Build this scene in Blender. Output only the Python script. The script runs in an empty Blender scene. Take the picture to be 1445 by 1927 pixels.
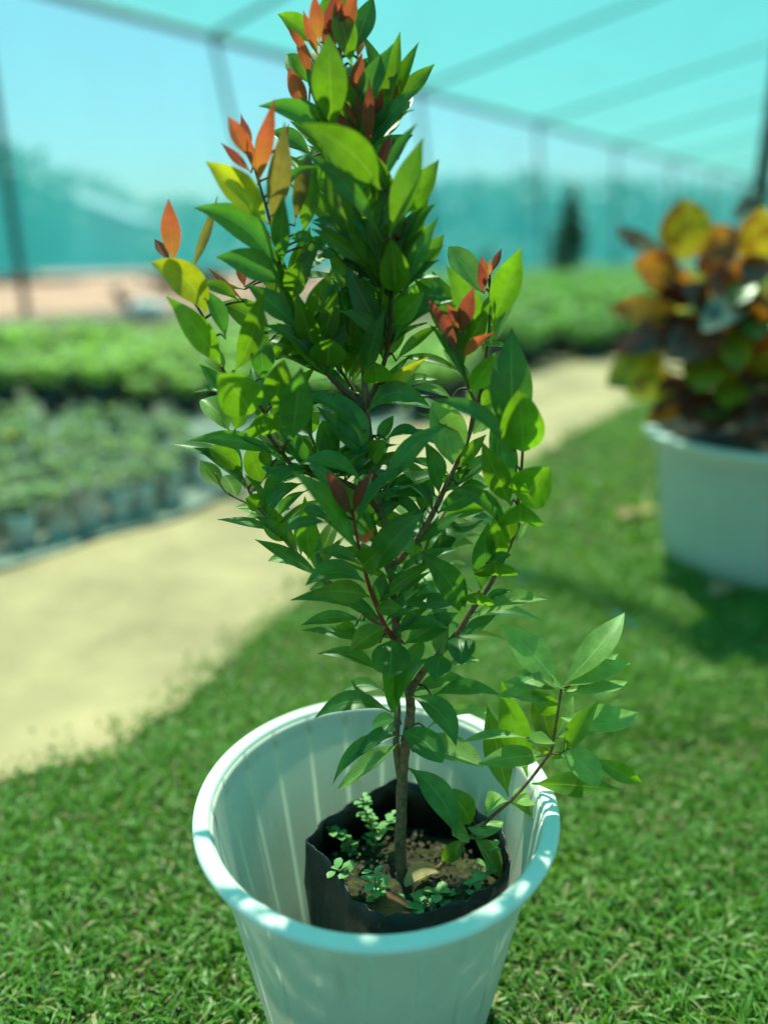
import bpy, bmesh, math, random
import numpy as np
from mathutils import Vector, Matrix, noise
R = math.radians
random.seed(11)
rng = np.random.default_rng(11)
scene = bpy.context.scene
C = scene.collection

# ------------------------------------------------------------------ camera, sky, sun, exposure
W, H = 1445.0, 1927.0
CH, PITCH = 0.83, R(19.0)
F = H * 26.0 / 34.6
cam_d = bpy.data.cameras.new('camera')
cam = bpy.data.objects.new('camera', cam_d)
C.objects.link(cam)
cam.location = (0, 0, CH)
cam.rotation_euler = (R(90) - PITCH, 0, 0)
cam_d.sensor_fit = 'VERTICAL'
cam_d.sensor_height = 34.6
cam_d.sensor_width = 34.6
cam_d.lens = 26.0
cam_d.clip_start = 0.02
cam_d.clip_end = 2000
cam_d.dof.use_dof = True
cam_d.dof.focus_distance = 0.765
cam_d.dof.aperture_fstop = 1.15
scene.camera = cam

SUN_EL, SUN_AZ = R(61.5), R(-9)      # azimuth measured from +Y (away from the camera) towards +X
world = bpy.data.worlds.new('World')
scene.world = world
world.use_nodes = True
wn = world.node_tree
bg = wn.nodes['Background']
sky = wn.nodes.new('ShaderNodeTexSky')
sky.sky_type = 'NISHITA'
sky.sun_disc = False
sky.sun_elevation = SUN_EL
sky.sun_rotation = SUN_AZ
sky.air_density = 1.0
sky.dust_density = 1.6
wn.links.new(sky.outputs[0], bg.inputs[0])
bg.inputs[1].default_value = 0.05
sun_d = bpy.data.lights.new('sun', 'SUN')
sun_d.energy = 5.0
sun_d.angle = R(1.0)
sun_d.color = (1.0, 0.95, 0.87)
sun = bpy.data.objects.new('sun', sun_d)
C.objects.link(sun)
sdir = Vector((math.sin(SUN_AZ) * math.cos(SUN_EL), math.cos(SUN_AZ) * math.cos(SUN_EL), math.sin(SUN_EL)))
sun.rotation_euler = sdir.to_track_quat('Z', 'Y').to_euler()
sun.location = (0, 6, 12)
scene.view_settings.view_transform = 'Standard'
scene.view_settings.look = 'None'
scene.view_settings.exposure = 1.72
scene.view_settings.gamma = 1.0
scene.render.engine = 'CYCLES'
scene.cycles.use_denoising = True
scene.cycles.max_bounces = 10
scene.cycles.diffuse_bounces = 4
scene.cycles.transmission_bounces = 6
scene.cycles.transparent_max_bounces = 12
scene.cycles.caustics_reflective = False
scene.cycles.caustics_refractive = False
scene.cycles.sample_clamp_indirect = 6.0

# ------------------------------------------------------------------ pixel -> place helpers
def ray(px, py):
    a, b = (px - W / 2) / F, (H / 2 - py) / F
    return Vector((a, math.cos(PITCH) + b * math.sin(PITCH), -math.sin(PITCH) + b * math.cos(PITCH)))
def at_z(px, py, z=0.0):
    d = ray(px, py)
    return Vector((0, 0, CH)) + d * ((z - CH) / d.z)
def at_y(px, py, y):
    d = ray(px, py)
    return Vector((0, 0, CH)) + d * (y / d.y)
PY0, PZ0, LEAN = 0.655, 0.19, 0.19
def at_p(px, py, dy=0.0):          # the slightly back-leaning upright plane that the shrub grows in
    d = ray(px, py)
    t = (PY0 + LEAN * (CH - PZ0) + dy) / (d.y - LEAN * d.z)
    return Vector((0, 0, CH)) + d * t
def px_size(p):                    # metres per pixel at point p
    fw = p.y * math.cos(PITCH) - (p.z - CH) * math.sin(PITCH)
    return fw / F

# ------------------------------------------------------------------ materials
def new_mat(name):
    m = bpy.data.materials.new(name)
    m.use_nodes = True
    nt = m.node_tree
    nt.nodes.clear()
    out = nt.nodes.new('ShaderNodeOutputMaterial')
    return m, nt, out
def N(nt, t, **kw):
    n = nt.nodes.new(t)
    for k, v in kw.items():
        if k in ('operation', 'blend_type', 'data_type', 'wave_type', 'bands_direction', 'feature', 'attribute_name', 'noise_dimensions', 'use_clamp'):
            setattr(n, k, v)
        else:
            n.inputs[k].default_value = v
    return n
def math_n(nt, op, a, b=None, clamp=False):
    n = nt.nodes.new('ShaderNodeMath'); n.operation = op; n.use_clamp = clamp
    for i, v in enumerate((a, b)):
        if v is None: continue
        if isinstance(v, (int, float)): n.inputs[i].default_value = v
        else: nt.links.new(v, n.inputs[i])
    return n.outputs[0]
def mix_c(nt, fac, a, b, bt='MIX'):
    n = nt.nodes.new('ShaderNodeMix'); n.data_type = 'RGBA'; n.blend_type = bt
    for s, v in ((n.inputs[0], fac), (n.inputs[6], a), (n.inputs[7], b)):
        if isinstance(v, (int, float)): s.default_value = v
        elif isinstance(v, tuple): s.default_value = v if len(v) == 4 else v + (1,)
        else: nt.links.new(v, s)
    return n.outputs[2]
def noise_n(nt, scale, detail=4, rough=.55, coord=None):
    n = nt.nodes.new('ShaderNodeTexNoise')
    n.inputs['Scale'].default_value = scale; n.inputs['Detail'].default_value = detail; n.inputs['Roughness'].default_value = rough
    if coord is not None: nt.links.new(coord, n.inputs['Vector'])
    return n.outputs['Fac']
def ramp(nt, fac, stops):
    n = nt.nodes.new('ShaderNodeValToRGB')
    el = n.color_ramp.elements
    while len(el) < len(stops): el.new(0.5)
    for e, (p, c) in zip(el, stops):
        e.position = p; e.color = c + (1,) if len(c) == 3 else c
    nt.links.new(fac, n.inputs[0])
    return n.outputs[0]
def obj_coord(nt):
    return nt.nodes.new('ShaderNodeTexCoord').outputs['Object']
def bump(nt, h, strength, dist=0.002):
    n = nt.nodes.new('ShaderNodeBump'); n.inputs['Strength'].default_value = strength; n.inputs['Distance'].default_value = dist
    nt.links.new(h, n.inputs['Height'])
    return n.outputs[0]
def plain(name, col, rough=.6, var=.15, scale=20, bump_s=0.0, metallic=0, bdist=.002, spec=.5):
    m, nt, out = new_mat(name)
    b = nt.nodes.new('ShaderNodeBsdfPrincipled')
    b.inputs['Roughness'].default_value = rough; b.inputs['Metallic'].default_value = metallic
    b.inputs['Specular IOR Level'].default_value = spec
    f = noise_n(nt, scale, 6, .6, obj_coord(nt))
    lo = tuple(c * (1 - var) for c in col); hi = tuple(min(1, c * (1 + var)) for c in col)
    nt.links.new(ramp(nt, f, [(.3, lo), (.7, hi)]), b.inputs['Base Color'])
    if bump_s: nt.links.new(bump(nt, f, bump_s, bdist), b.inputs['Normal'])
    nt.links.new(b.outputs[0], out.inputs[0])
    return m
def leaf_mat(name, dif, tra, rib, rough=.38, tmix=.45, vein=38, spec=.5, patch=None, foot=None):
    """leaf: midrib, slanted side veins, uneven colour, lets light through"""
    m, nt, out = new_mat(name)
    uv = nt.nodes.new('ShaderNodeUVMap').outputs[0]
    sep = nt.nodes.new('ShaderNodeSeparateXYZ'); nt.links.new(uv, sep.inputs[0])
    u = math_n(nt, 'ABSOLUTE', math_n(nt, 'SUBTRACT', sep.outputs[0], .5))
    v = sep.outputs[1]
    ribw = math_n(nt, 'SUBTRACT', .048, math_n(nt, 'MULTIPLY', v, .03))
    ribm = math_n(nt, 'SUBTRACT', 1.0, math_n(nt, 'DIVIDE', u, ribw), True)
    ph = math_n(nt, 'MULTIPLY', math_n(nt, 'SUBTRACT', v, math_n(nt, 'MULTIPLY', u, .32)), vein * 2)
    veins = math_n(nt, 'POWER', math_n(nt, 'ABSOLUTE', math_n(nt, 'SINE', ph)), 6.0)
    rnd = nt.nodes.new('ShaderNodeObjectInfo').outputs['Random']
    oc = obj_coord(nt)
    n1 = noise_n(nt, 60, 5, .6, oc)
    n2 = noise_n(nt, 380, 3, .6, oc)
    def shade(col):
        lo = tuple(c * .72 for c in col); hi = tuple(c * 1.28 for c in col)
        c0 = ramp(nt, n1, [(.3, lo), (.72, hi)])
        k = math_n(nt, 'ADD', .78, math_n(nt, 'MULTIPLY', rnd, .45))
        cc = nt.nodes.new('ShaderNodeVectorMath'); cc.operation = 'SCALE'
        nt.links.new(c0, cc.inputs[0]); nt.links.new(k, cc.inputs['Scale'])
        return cc.outputs[0]
    dcol, tcol = shade(dif), shade(tra)
    if patch:
        pn = nt.nodes.new('ShaderNodeTexNoise'); pn.inputs['Scale'].default_value = 26; pn.inputs['Detail'].default_value = 2
        nt.links.new(oc, pn.inputs['Vector'])
        pm = math_n(nt, 'MULTIPLY', math_n(nt, 'SUBTRACT', pn.outputs['Fac'], .46), 9.0, True)
        dcol = mix_c(nt, pm, dcol, patch); tcol = mix_c(nt, pm, tcol, patch)
    if foot:
        fm = math_n(nt, 'SUBTRACT', 1.0, math_n(nt, 'DIVIDE', math_n(nt, 'ADD', v, math_n(nt, 'MULTIPLY', math_n(nt, 'SUBTRACT', n1, .5), .5)), .65), True)
        fm = math_n(nt, 'MULTIPLY', fm, math_n(nt, 'MULTIPLY', rnd, .8), True)
        dcol = mix_c(nt, fm, dcol, foot[0]); tcol = mix_c(nt, fm, tcol, foot[1])
    sp_ = math_n(nt, 'MULTIPLY', math_n(nt, 'SUBTRACT', noise_n(nt, 170, 3, .7, oc), .69), 14.0, True)
    dcol = mix_c(nt, math_n(nt, 'MULTIPLY', sp_, .55), dcol, (.10, .07, .03)); tcol = mix_c(nt, math_n(nt, 'MULTIPLY', sp_, .45), tcol, (.08, .06, .02))
    dcol = mix_c(nt, math_n(nt, 'MULTIPLY', veins, .20), dcol, rib)
    tcol = mix_c(nt, math_n(nt, 'MULTIPLY', veins, .34), tcol, tuple(c * .8 for c in rib))
    dcol = mix_c(nt, math_n(nt, 'MULTIPLY', ribm, 1.0), dcol, rib)
    tcol = mix_c(nt, math_n(nt, 'MULTIPLY', ribm, .9), tcol, rib)
    b = nt.nodes.new('ShaderNodeBsdfPrincipled')
    b.inputs['Specular IOR Level'].default_value = spec
    nt.links.new(math_n(nt, 'ADD', rough - .06, math_n(nt, 'MULTIPLY', n1, .14)), b.inputs['Roughness'])
    nt.links.new(dcol, b.inputs['Base Color'])
    hgt = math_n(nt, 'ADD', math_n(nt, 'MULTIPLY', veins, -.35), math_n(nt, 'ADD', math_n(nt, 'MULTIPLY', ribm, -1.0), math_n(nt, 'MULTIPLY', n2, .5)))
    nt.links.new(bump(nt, hgt, .30, .0005), b.inputs['Normal'])
    t = nt.nodes.new('ShaderNodeBsdfTranslucent')
    nt.links.new(tcol, t.inputs[0])
    mx = nt.nodes.new('ShaderNodeMixShader'); mx.inputs[0].default_value = tmix
    nt.links.new(b.outputs[0], mx.inputs[1]); nt.links.new(t.outputs[0], mx.inputs[2])
    nt.links.new(mx.outputs[0], out.inputs[0])
    return m
LM = {
    'g': leaf_mat('leaf_mature', (.032, .125, .032), (.16, .44, .018), (.20, .38, .07), .34, .44),
    'l': leaf_mat('leaf_young_green', (.055, .155, .012), (.28, .52, .009), (.36, .48, .05), .36, .50),
    'y': leaf_mat('leaf_yellow_green', (.22, .24, .012), (.66, .58, .012), (.62, .58, .05), .42, .5, foot=((.07, .15, .012), (.30, .46, .012))),
    'r': leaf_mat('leaf_copper', (.36, .05, .028), (1.0, .17, .06), (.70, .24, .04), .45, .52, foot=((.20, .12, .02), (.55, .38, .03))),
    'd': leaf_mat('leaf_dark_copper', (.19, .03, .028), (.74, .11, .07), (.46, .12, .05), .42, .42, foot=((.10, .07, .02), (.30, .2, .03))),
    'b': leaf_mat('leaf_bronze', (.12, .085, .03), (.46, .33, .05), (.30, .17, .04), .42, .45),
    'p': leaf_mat('leaf_pale_green', (.19, .34, .07), (.36, .54, .06), (.42, .56, .18), .38, .40),  # pale leaves; their sunlit look is partly put into the colour
}
bark = plain('bark', (.22, .115, .06), .85, .5, 160, .9, bdist=.002)
twig_m = plain('young_twig', (.13, .045, .02), .6, .4, 120, .3)
redtwig = plain('red_twig', (.30, .03, .02), .5, .3, 120, .2)

def pot_mat(name, col, tmix):
    m, nt, out = new_mat(name)
    oc = obj_coord(nt)
    f = noise_n(nt, 14, 6, .6, oc); f2 = noise_n(nt, 220, 4, .7, oc)
    dirt = math_n(nt, 'MULTIPLY', math_n(nt, 'SUBTRACT', f2, .62), 4.0, True)
    c = ramp(nt, f, [(.3, tuple(x * .93 for x in col)), (.7, col)])
    c = mix_c(nt, math_n(nt, 'MULTIPLY', dirt, .45), c, (.32, .29, .21))
    mp = nt.nodes.new('ShaderNodeMapping'); mp.inputs['Scale'].default_value = (1, 1, .12); nt.links.new(oc, mp.inputs['Vector'])
    run = math_n(nt, 'MULTIPLY', math_n(nt, 'SUBTRACT', noise_n(nt, 55, 5, .65, mp.outputs[0]), .56), 4.0, True)
    c = mix_c(nt, math_n(nt, 'MULTIPLY', run, .30), c, (.46, .44, .34))
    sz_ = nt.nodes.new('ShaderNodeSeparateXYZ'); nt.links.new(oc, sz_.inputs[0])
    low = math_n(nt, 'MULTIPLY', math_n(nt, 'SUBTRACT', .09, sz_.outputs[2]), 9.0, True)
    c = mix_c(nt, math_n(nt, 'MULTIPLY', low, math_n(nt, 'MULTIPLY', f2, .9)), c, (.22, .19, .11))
    b = nt.nodes.new('ShaderNodeBsdfPrincipled'); b.inputs['Roughness'].default_value = .34
    nt.links.new(c, b.inputs['Base Color'])
    nt.links.new(bump(nt, f2, .08, .0006), b.inputs['Normal'])
    t = nt.nodes.new('ShaderNodeBsdfTranslucent'); nt.links.new(c, t.inputs[0])
    mx = nt.nodes.new('ShaderNodeMixShader'); mx.inputs[0].default_value = tmix
    nt.links.new(b.outputs[0], mx.inputs[1]); nt.links.new(t.outputs[0], mx.inputs[2])
    nt.links.new(mx.outputs[0], out.inputs[0])
    return m
potw = pot_mat('white_plastic', (.90, .88, .82), .38)
potrim = pot_mat('white_plastic_rim', (.84, .86, .84), .08)
potrib = pot_mat('white_plastic_rib', (.92, .92, .86), .74)

def net_mat(name, tint, glow, fac):
    m, nt, out = new_mat(name)
    tr = nt.nodes.new('ShaderNodeBsdfTransparent'); tr.inputs[0].default_value = tint + (1,)
    tl = nt.nodes.new('ShaderNodeBsdfTranslucent'); df = nt.nodes.new('ShaderNodeBsdfDiffuse')
    f = noise_n(nt, .8, 4, .6, obj_coord(nt))
    c = ramp(nt, f, [(.25, tuple(x * .85 for x in glow)), (.75, glow)])
    nt.links.new(c, tl.inputs[0]); nt.links.new(c, df.inputs[0])
    a = nt.nodes.new('ShaderNodeMixShader'); a.inputs[0].default_value = .25
    nt.links.new(tl.outputs[0], a.inputs[1]); nt.links.new(df.outputs[0], a.inputs[2])
    b = nt.nodes.new('ShaderNodeMixShader'); b.inputs[0].default_value = fac
    nt.links.new(a.outputs[0], b.inputs[1]); nt.links.new(tr.outputs[0], b.inputs[2])
    nt.links.new(b.outputs[0], out.inputs[0])
    return m
roof_net_m = net_mat('teal_roof_net', (.78, 1.0, .78), (.003, .225, .22), .38)
wall_net_m = net_mat('teal_wall_net', (.66, .90, .93), (.05, .48, .48), .52)
galv = plain('galvanised_steel', (.16, .20, .21), .5, .2, 30, 0, .2)
steel = plain('dark_steel', (.035, .045, .05), .5, .2, 30, 0, .3)
black_pl = plain('black_poly', (.009, .012, .014), .32, .6, 45, .5, bdist=.004)
grey_pl = plain('grey_poly', (.46, .48, .45), .5, .25, 25, .2)
soil_m = plain('soil', (.022, .017, .012), .95, .7, 90, 1.0, bdist=.006)
earth_m = plain('orange_earth', (.14, .106, .056), .95, .35, 1.5, .3, bdist=.02)
sand_m = plain('sandy_path', (.44, .30, .175), .95, .3, 3, .4, bdist=.008)
mat_m = plain('weed_mat', (.20, .22, .20), .9, .6, 9, .2)
lawn_m = plain('lawn_soil', (.07, .07, .022), .95, .6, 30, .6, bdist=.008)

# ------------------------------------------------------------------ mesh helpers
def link(name, me, mat, parent=None, loc=(0, 0, 0), smooth=False):
    if mat is not None and not me.materials: me.materials.append(mat)
    if smooth: me.polygons.foreach_set('use_smooth', [True] * len(me.polygons))
    o = bpy.data.objects.new(name, me); C.objects.link(o)
    o.location = loc
    if parent is not None: o.parent = parent
    return o
def mesh(name, v, f, uv=None):
    me = bpy.data.meshes.new(name)
    me.from_pydata([tuple(x) for x in v], [], f)
    if uv is not None:
        l = me.uv_layers.new(name='UVMap')
        for lp in me.loops: l.data[lp.index].uv = uv[lp.vertex_index]
    me.update()
    return me
def tag(o, label=None, cat=None, group=None, kind=None):
    if label: o['label'] = label
    if cat: o['category'] = cat
    if group: o['group'] = group
    if kind: o['kind'] = kind
    return o
def empty(name, loc, label=None, cat=None, group=None):
    o = bpy.data.objects.new(name, None); C.objects.link(o); o.location = loc
    o.empty_display_size = .05
    return tag(o, label, cat, group)
def tube(pts, rad, seg=8, rough=0.0):
    pts = [Vector(p) for p in pts]; n = len(pts); v = []; f = []
    if not isinstance(rad, (list, tuple)): rad = [rad] * n
    up = Vector((0.13, 0.9, 0.3))
    for i, p in enumerate(pts):
        d = (pts[min(i + 1, n - 1)] - pts[max(i - 1, 0)]).normalized()
        a = d.cross(up)
        if a.length < .01: a = d.cross(Vector((1, 0, 0)))
        a.normalize(); b = d.cross(a)
        for k in range(seg):
            t = 2 * math.pi * k / seg
            r = rad[i] * (1 + rough * random.uniform(-1, 1))
            v.append(p + a * math.cos(t) * r + b * math.sin(t) * r)
    for i in range(n - 1):
        for k in range(seg):
            f.append((i * seg + k, i * seg + (k + 1) % seg, (i + 1) * seg + (k + 1) % seg, (i + 1) * seg + k))
    f.append(tuple(range(seg - 1, -1, -1))); f.append(tuple((n - 1) * seg + k for k in range(seg)))
    return v, f
def spline(pts, sub=5):
    out = []; n = len(pts)
    for i in range(n - 1):
        p0, p1, p2, p3 = pts[max(i - 1, 0)], pts[i], pts[i + 1], pts[min(i + 2, n - 1)]
        for k in range(sub):
            t = k / sub
            out.append(.5 * ((2 * p1) + (p2 - p0) * t + (2 * p0 - 5 * p1 + 4 * p2 - p3) * t * t + (3 * p1 - p0 - 3 * p2 + p3) * t ** 3))
    out.append(pts[-1]); return out
def lathe(prof, seg=96):
    v = []; f = []; n = len(prof)
    for k in range(seg):
        a = 2 * math.pi * k / seg
        for r, z in prof: v.append((r * math.cos(a), r * math.sin(a), z))
    for k in range(seg):
        k2 = (k + 1) % seg
        for i in range(n - 1):
            f.append((k * n + i, k2 * n + i, k2 * n + i + 1, k * n + i + 1))
    return v, f
def leaf_geo(L, w, side, nrm, ax, arc=0.0, arch=.06, fold=.25, pw=.85, skew=.92, nl=10, wave=.0, stalk=.05):
    """leaf blade running along ax from the origin; side/nrm complete its frame. returns v, f, uv"""
    v = []; f = []; uv = []
    ph = random.uniform(0, 6.28)
    for i in range(nl + 1):
        t = i / nl
        c = ax * (L * t) + side * (arc * L * 4 * t * (1 - t)) + nrm * (arch * L * 4 * t * (1 - t))
        wt = 0 if i in (0, nl) else max(0.0, math.sin(math.pi * min(1, max(0, (t - stalk) / (1 - stalk))) ** skew)) ** pw
        hw = max(wt * w * .5, .0007 if i == 0 else .0002)
        tw = side + ax * (-arc * 4 * (1 - 2 * t))
        tw.normalize()
        for j in range(5):
            s = (j - 2) / 2
            q = c + tw * (hw * s) + nrm * (abs(s) ** 1.3 * hw * fold + wave * w * abs(s) * math.sin(ph + t * 11 + s * 2))
            v.append(q); uv.append((.5 + .5 * s, t))
    for i in range(nl):
        for j in range(4):
            a = i * 5 + j
            f.append((a, a + 1, a + 6, a + 5))
    return v, f, uv

# ------------------------------------------------------------------ ground
def sheet(name, poly, z, mat, kind='structure'):
    bm = bmesh.new()
    vs = [bm.verts.new((p[0], p[1], z)) for p in poly]
    bm.faces.new(vs)
    bmesh.ops.triangulate(bm, faces=bm.faces[:])
    bm.normal_update()
    for fc in bm.faces:
        if fc.normal.z < 0: fc.normal_flip()
    me = bpy.data.meshes.new(name); bm.to_mesh(me); bm.free()
    return tag(link(name, me, mat), kind=kind)
sheet('ground', [(-300, -60), (300, -60), (300, 500), (-300, 500)], 0.0, earth_m)
def ragged(pts, amp, step=.08):
    out = []
    for i in range(len(pts) - 1):
        a, b = Vector(pts[i]), Vector(pts[i + 1]); n = max(1, int((b - a).length / step))
        d = (b - a).normalized(); q = Vector((-d.y, d.x))
        for k in range(n):
            p = a.lerp(b, k / n)
            out.append(p + q * amp * (noise.noise(Vector((p.x * 4, p.y * 4, 1.3))) * 1.4 + random.uniform(-.25, .25)))
    out.append(Vector(pts[-1])); return out
def g2(px, py):
    p = at_z(px, py); return (p.x, p.y)
NEAR = [(-2.6, .15)] + [g2(*p) for p in ((-260, 1560), (0, 1478), (215, 1432), (262, 1370), (410, 1250), (560, 1150), (690, 1050), (830, 968), (960, 905), (1040, 840), (1130, 792), (1230, 748))] + [(5.0, 5.2)]
FAR = [(-3.4, .8)] + [g2(*p) for p in ((-200, 1150), (0, 1085), (150, 1035), (330, 980), (450, 940), (600, 880), (720, 826), (880, 772), (1000, 712), (1100, 680))] + [(6.0, 8.2)]
nearR, farR = ragged(NEAR, .035), ragged(FAR, .03)
path_poly = nearR + farR[::-1]
lawn_poly = [(-2.6, -2.0)] + [tuple(p) for p in nearR] + [(7.0, 4.5), (7.0, -2.0)]
sheet('lawn', lawn_poly, .004, lawn_m)
sheet('path', path_poly, .008, sand_m)
matB = [g2(-160, 1130), g2(0, 1078), g2(330, 975), g2(560, 880), g2(700, 822), g2(880, 768), (1.1, 7.0), (-5.5, 7.0), (-5.5, 2.0)]
sheet('weed_mat', ragged(matB + matB[:1], .03)[:-1], .012, mat_m)

# ------------------------------------------------------------------ shade house
post_foot = at_z(47, 592)
def vp_dir(px, py):
    d = ray(px, py); d.z = 0; return d.normalized()
WD = vp_dir(1876, 465)                       # the wall runs this way
WP = Vector((post_foot.x, post_foot.y, 0))
def on_wall(px):                             # ground point of the wall under picture column px at the wall's top edge
    best = None
    for i in range(-400, 4000):
        s = i * .02; q = WP + WD * s + Vector((0, 0, WH))
        fw = q.y * math.cos(PITCH) - (q.z - CH) * math.sin(PITCH)
        if fw < .5: continue
        x = W / 2 + F * q.x / fw
        if best is None or abs(x - px) < best[0]: best = (abs(x - px), s)
    return best[1]
WH = 3.4
def top_y(px):
    s = on_wall(px); q = WP + WD * s + Vector((0, 0, WH))
    fw = q.y * math.cos(PITCH) - (q.z - CH) * math.sin(PITCH); up = q.y * math.sin(PITCH) + (q.z - CH) * math.cos(PITCH)
    return H / 2 - F * up / fw
for _ in range(8):                           # wall height such that its top edge passes the corner seen in the picture
    y = top_y(395); WH += (y - 68) * .0045
WN = Vector((WD.y, -WD.x, 0))                # from the wall towards the camera side
house = empty('shade_house', WP, 'teal shade net house with dark steel frame over the nursery', 'shade house')
SLOPE = .19
def hpt(s, n, z):                            # house coordinates: along the wall, inwards, up
    return WD * s + WN * n + Vector((0, 0, z))
def roof_z(n): return WH + SLOPE * (n if n < 14 else 28 - n)
S0, S1 = -26.0, 64.0
s_a, s_b = on_wall(395), on_wall(780)
bay = s_b - s_a
posts = [s_a + bay * k for k in range(-5, 13)]
def panel(name, quad, mat, nu=24, nv=8, sag=.0):
    a, b, c, d = quad; v = []; f = []
    for i in range(nu + 1):
        for j in range(nv + 1):
            u, w = i / nu, j / nv
            p = a.lerp(b, u).lerp(d.lerp(c, u), w)
            p = p + Vector((0, 0, -sag * math.sin(math.pi * w) * (.6 + .4 * math.sin(u * 9)))) 
            v.append(p)
    for i in range(nu):
        for j in range(nv):
            q = i * (nv + 1) + j; f.append((q, q + nv + 1, q + nv + 2, q + 1))
    return link(name, mesh(name, v, f), mat, house, smooth=True)
for k in range(len(posts) - 1):
    a, b = posts[k], posts[k + 1]
    panel('roof_net', (hpt(a, 0, roof_z(0) + .03), hpt(b, 0, roof_z(0) + .03), hpt(b, 14, roof_z(14) + .03), hpt(a, 14, roof_z(14) + .03)), roof_net_m, 3, 6, .05)
    panel('roof_net', (hpt(a, 14, roof_z(14) + .03), hpt(b, 14, roof_z(14) + .03), hpt(b, 28, roof_z(28) + .03), hpt(a, 28, roof_z(28) + .03)), roof_net_m, 3, 6, .05)
    zb = .50 if b <= s_a + .1 else .05
    zb2 = .42 if b <= s_a + .1 else (.30 if k == 5 else .05)
    if k == 5: zb = .42
    pn = panel('wall_net', (hpt(a, -.03, zb), hpt(b, -.03, zb2 if k == 5 else zb), hpt(b, -.03, WH), hpt(a, -.03, WH)), wall_net_m, 8, 10)
    for vv in pn.data.vertices:              # slack folds in the net
        vv.co += WN * (.05 * math.sin(vv.co.dot(WD) * 3.1 + k) * math.sin(math.pi * min(1, max(0, vv.co.z / WH))))
def bar(name, a, b, r):
    v, f = tube([a, b], r, 8); return link(name, mesh(name, v, f), steel if name == 'post' else galv, house, smooth=True)
bar('wall_rail', hpt(posts[0], 0, WH), hpt(posts[-1], 0, WH), .055)
bar('bottom_rail', hpt(posts[0], .05, .50), hpt(posts[5], .05, .43), .02)
bar('ridge_rail', hpt(posts[0], 14, roof_z(14)), hpt(posts[-1], 14, roof_z(14)), .05)
for s in posts:
    bar('rafter', hpt(s, 0, WH), hpt(s, 14, roof_z(14)), .036)
    bar('rafter', hpt(s, 14, roof_z(14)), hpt(s, 28, roof_z(28)), .036)
    bar('post', hpt(s, .06, WH), hpt(s + (.95 if s > posts[4] else .0), .06, 0), .04)
    bar('post', hpt(s, 28, WH), hpt(s, 28, 0), .04)
bar('post', Vector((0, 0, 0)) + hpt(0, .05, 0), hpt(0, .05, WH), .05)
pp = at_y(1437, 300, 4.6)
bp = Vector((pp.x - WP.x, pp.y - WP.y, 0))
nn = bp.dot(WN)
bar('post', bp, bp + Vector((.03, 0, roof_z(nn))), .04)

# ------------------------------------------------------------------ beyond the net
def foliage(n, rad, leaf, sq=(1, 1, 1), seed=0, hollow=.35):
    r = random.Random(seed); v = []; f = []
    for i in range(n):
        while True:
            p = Vector((r.uniform(-1, 1), r.uniform(-1, 1), r.uniform(-1, 1)))
            q = p.length
            if hollow < q < 1 and noise.noise(p * 2.2 + Vector((seed, 0, 0))) > -.18: break
        c = Vector((p.x * sq[0], p.y * sq[1], p.z * sq[2])) * rad
        a = Vector((r.gauss(0, 1), r.gauss(0, 1), r.gauss(0, .6))).normalized()
        b = a.cross(Vector((r.gauss(0, 1), r.gauss(0, 1), r.gauss(0, 1)))).normalized()
        l = leaf * r.uniform(.6, 1.3); k = len(v)
        v += [c, c + a * l * .5 + b * l * .26, c + a * l, c + a * l * .5 - b * l * .26]
        f.append((k, k + 1, k + 2, k + 3))
    return v, f
def fol_mat(name, col, tr, tm=.4):
    m, nt, out = new_mat(name)
    rnd = nt.nodes.new('ShaderNodeObjectInfo').outputs['Random']
    geo = nt.nodes.new('ShaderNodeNewGeometry').outputs['Random Per Island']
    k = math_n(nt, 'ADD', .55, math_n(nt, 'ADD', math_n(nt, 'MULTIPLY', geo, .7), math_n(nt, 'MULTIPLY', rnd, .2)))
    outs = []
    for c in (col, tr):
        s = nt.nodes.new('ShaderNodeVectorMath'); s.operation = 'SCALE'; s.inputs[0].default_value = c
        nt.links.new(k, s.inputs['Scale']); outs.append(s.outputs[0])
    d = nt.nodes.new('ShaderNodeBsdfPrincipled'); d.inputs['Roughness'].default_value = .5
    nt.links.new(outs[0], d.inputs['Base Color'])
    t = nt.nodes.new('ShaderNodeBsdfTranslucent'); nt.links.new(outs[1], t.inputs[0])
    mx = nt.nodes.new('ShaderNodeMixShader'); mx.inputs[0].default_value = tm
    nt.links.new(d.outputs[0], mx.inputs[1]); nt.links.new(t.outputs[0], mx.inputs[2]); nt.links.new(mx.outputs[0], out.inputs[0])
    return m
tree_m = fol_mat('tree_foliage', (.035, .07, .03), (.06, .13, .03), .3)
def tree(px, py_top, d, wid, label, seed, cone=False):
    p = at_y(px, py_top, d); hgt = p.z
    t = empty('tree' if not cone else 'conical_shrub', (p.x, p.y, 0), label, 'tree' if not cone else 'shrub', None if cone else 'trees beyond the net')
    v, f = tube([(0, 0, 0), (.05, .02, hgt * .35), (-.03, .03, hgt * .75)], [.12 * hgt / 4, .09 * hgt / 4, .03], 7)
    link('trunk', mesh('trunk', v, f), bark, t)
    if cone:
        v, f = foliage(1300, hgt * .5, .16, (wid / hgt, wid / hgt, 1.0), seed, .1)
        v = [Vector((q.x * (1.25 - (q.z / hgt + .5)) , q.y * (1.25 - (q.z / hgt + .5)), q.z + hgt * .5)) for q in v]
    else:
        v, f = foliage(2600, 1.0, .36, (wid * .62, wid * .5, hgt * .49), seed, .2)
        v = [q + Vector((0, 0, hgt * .5)) for q in v]
    link('crown', mesh('crown', v, f), tree_m, t)
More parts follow.
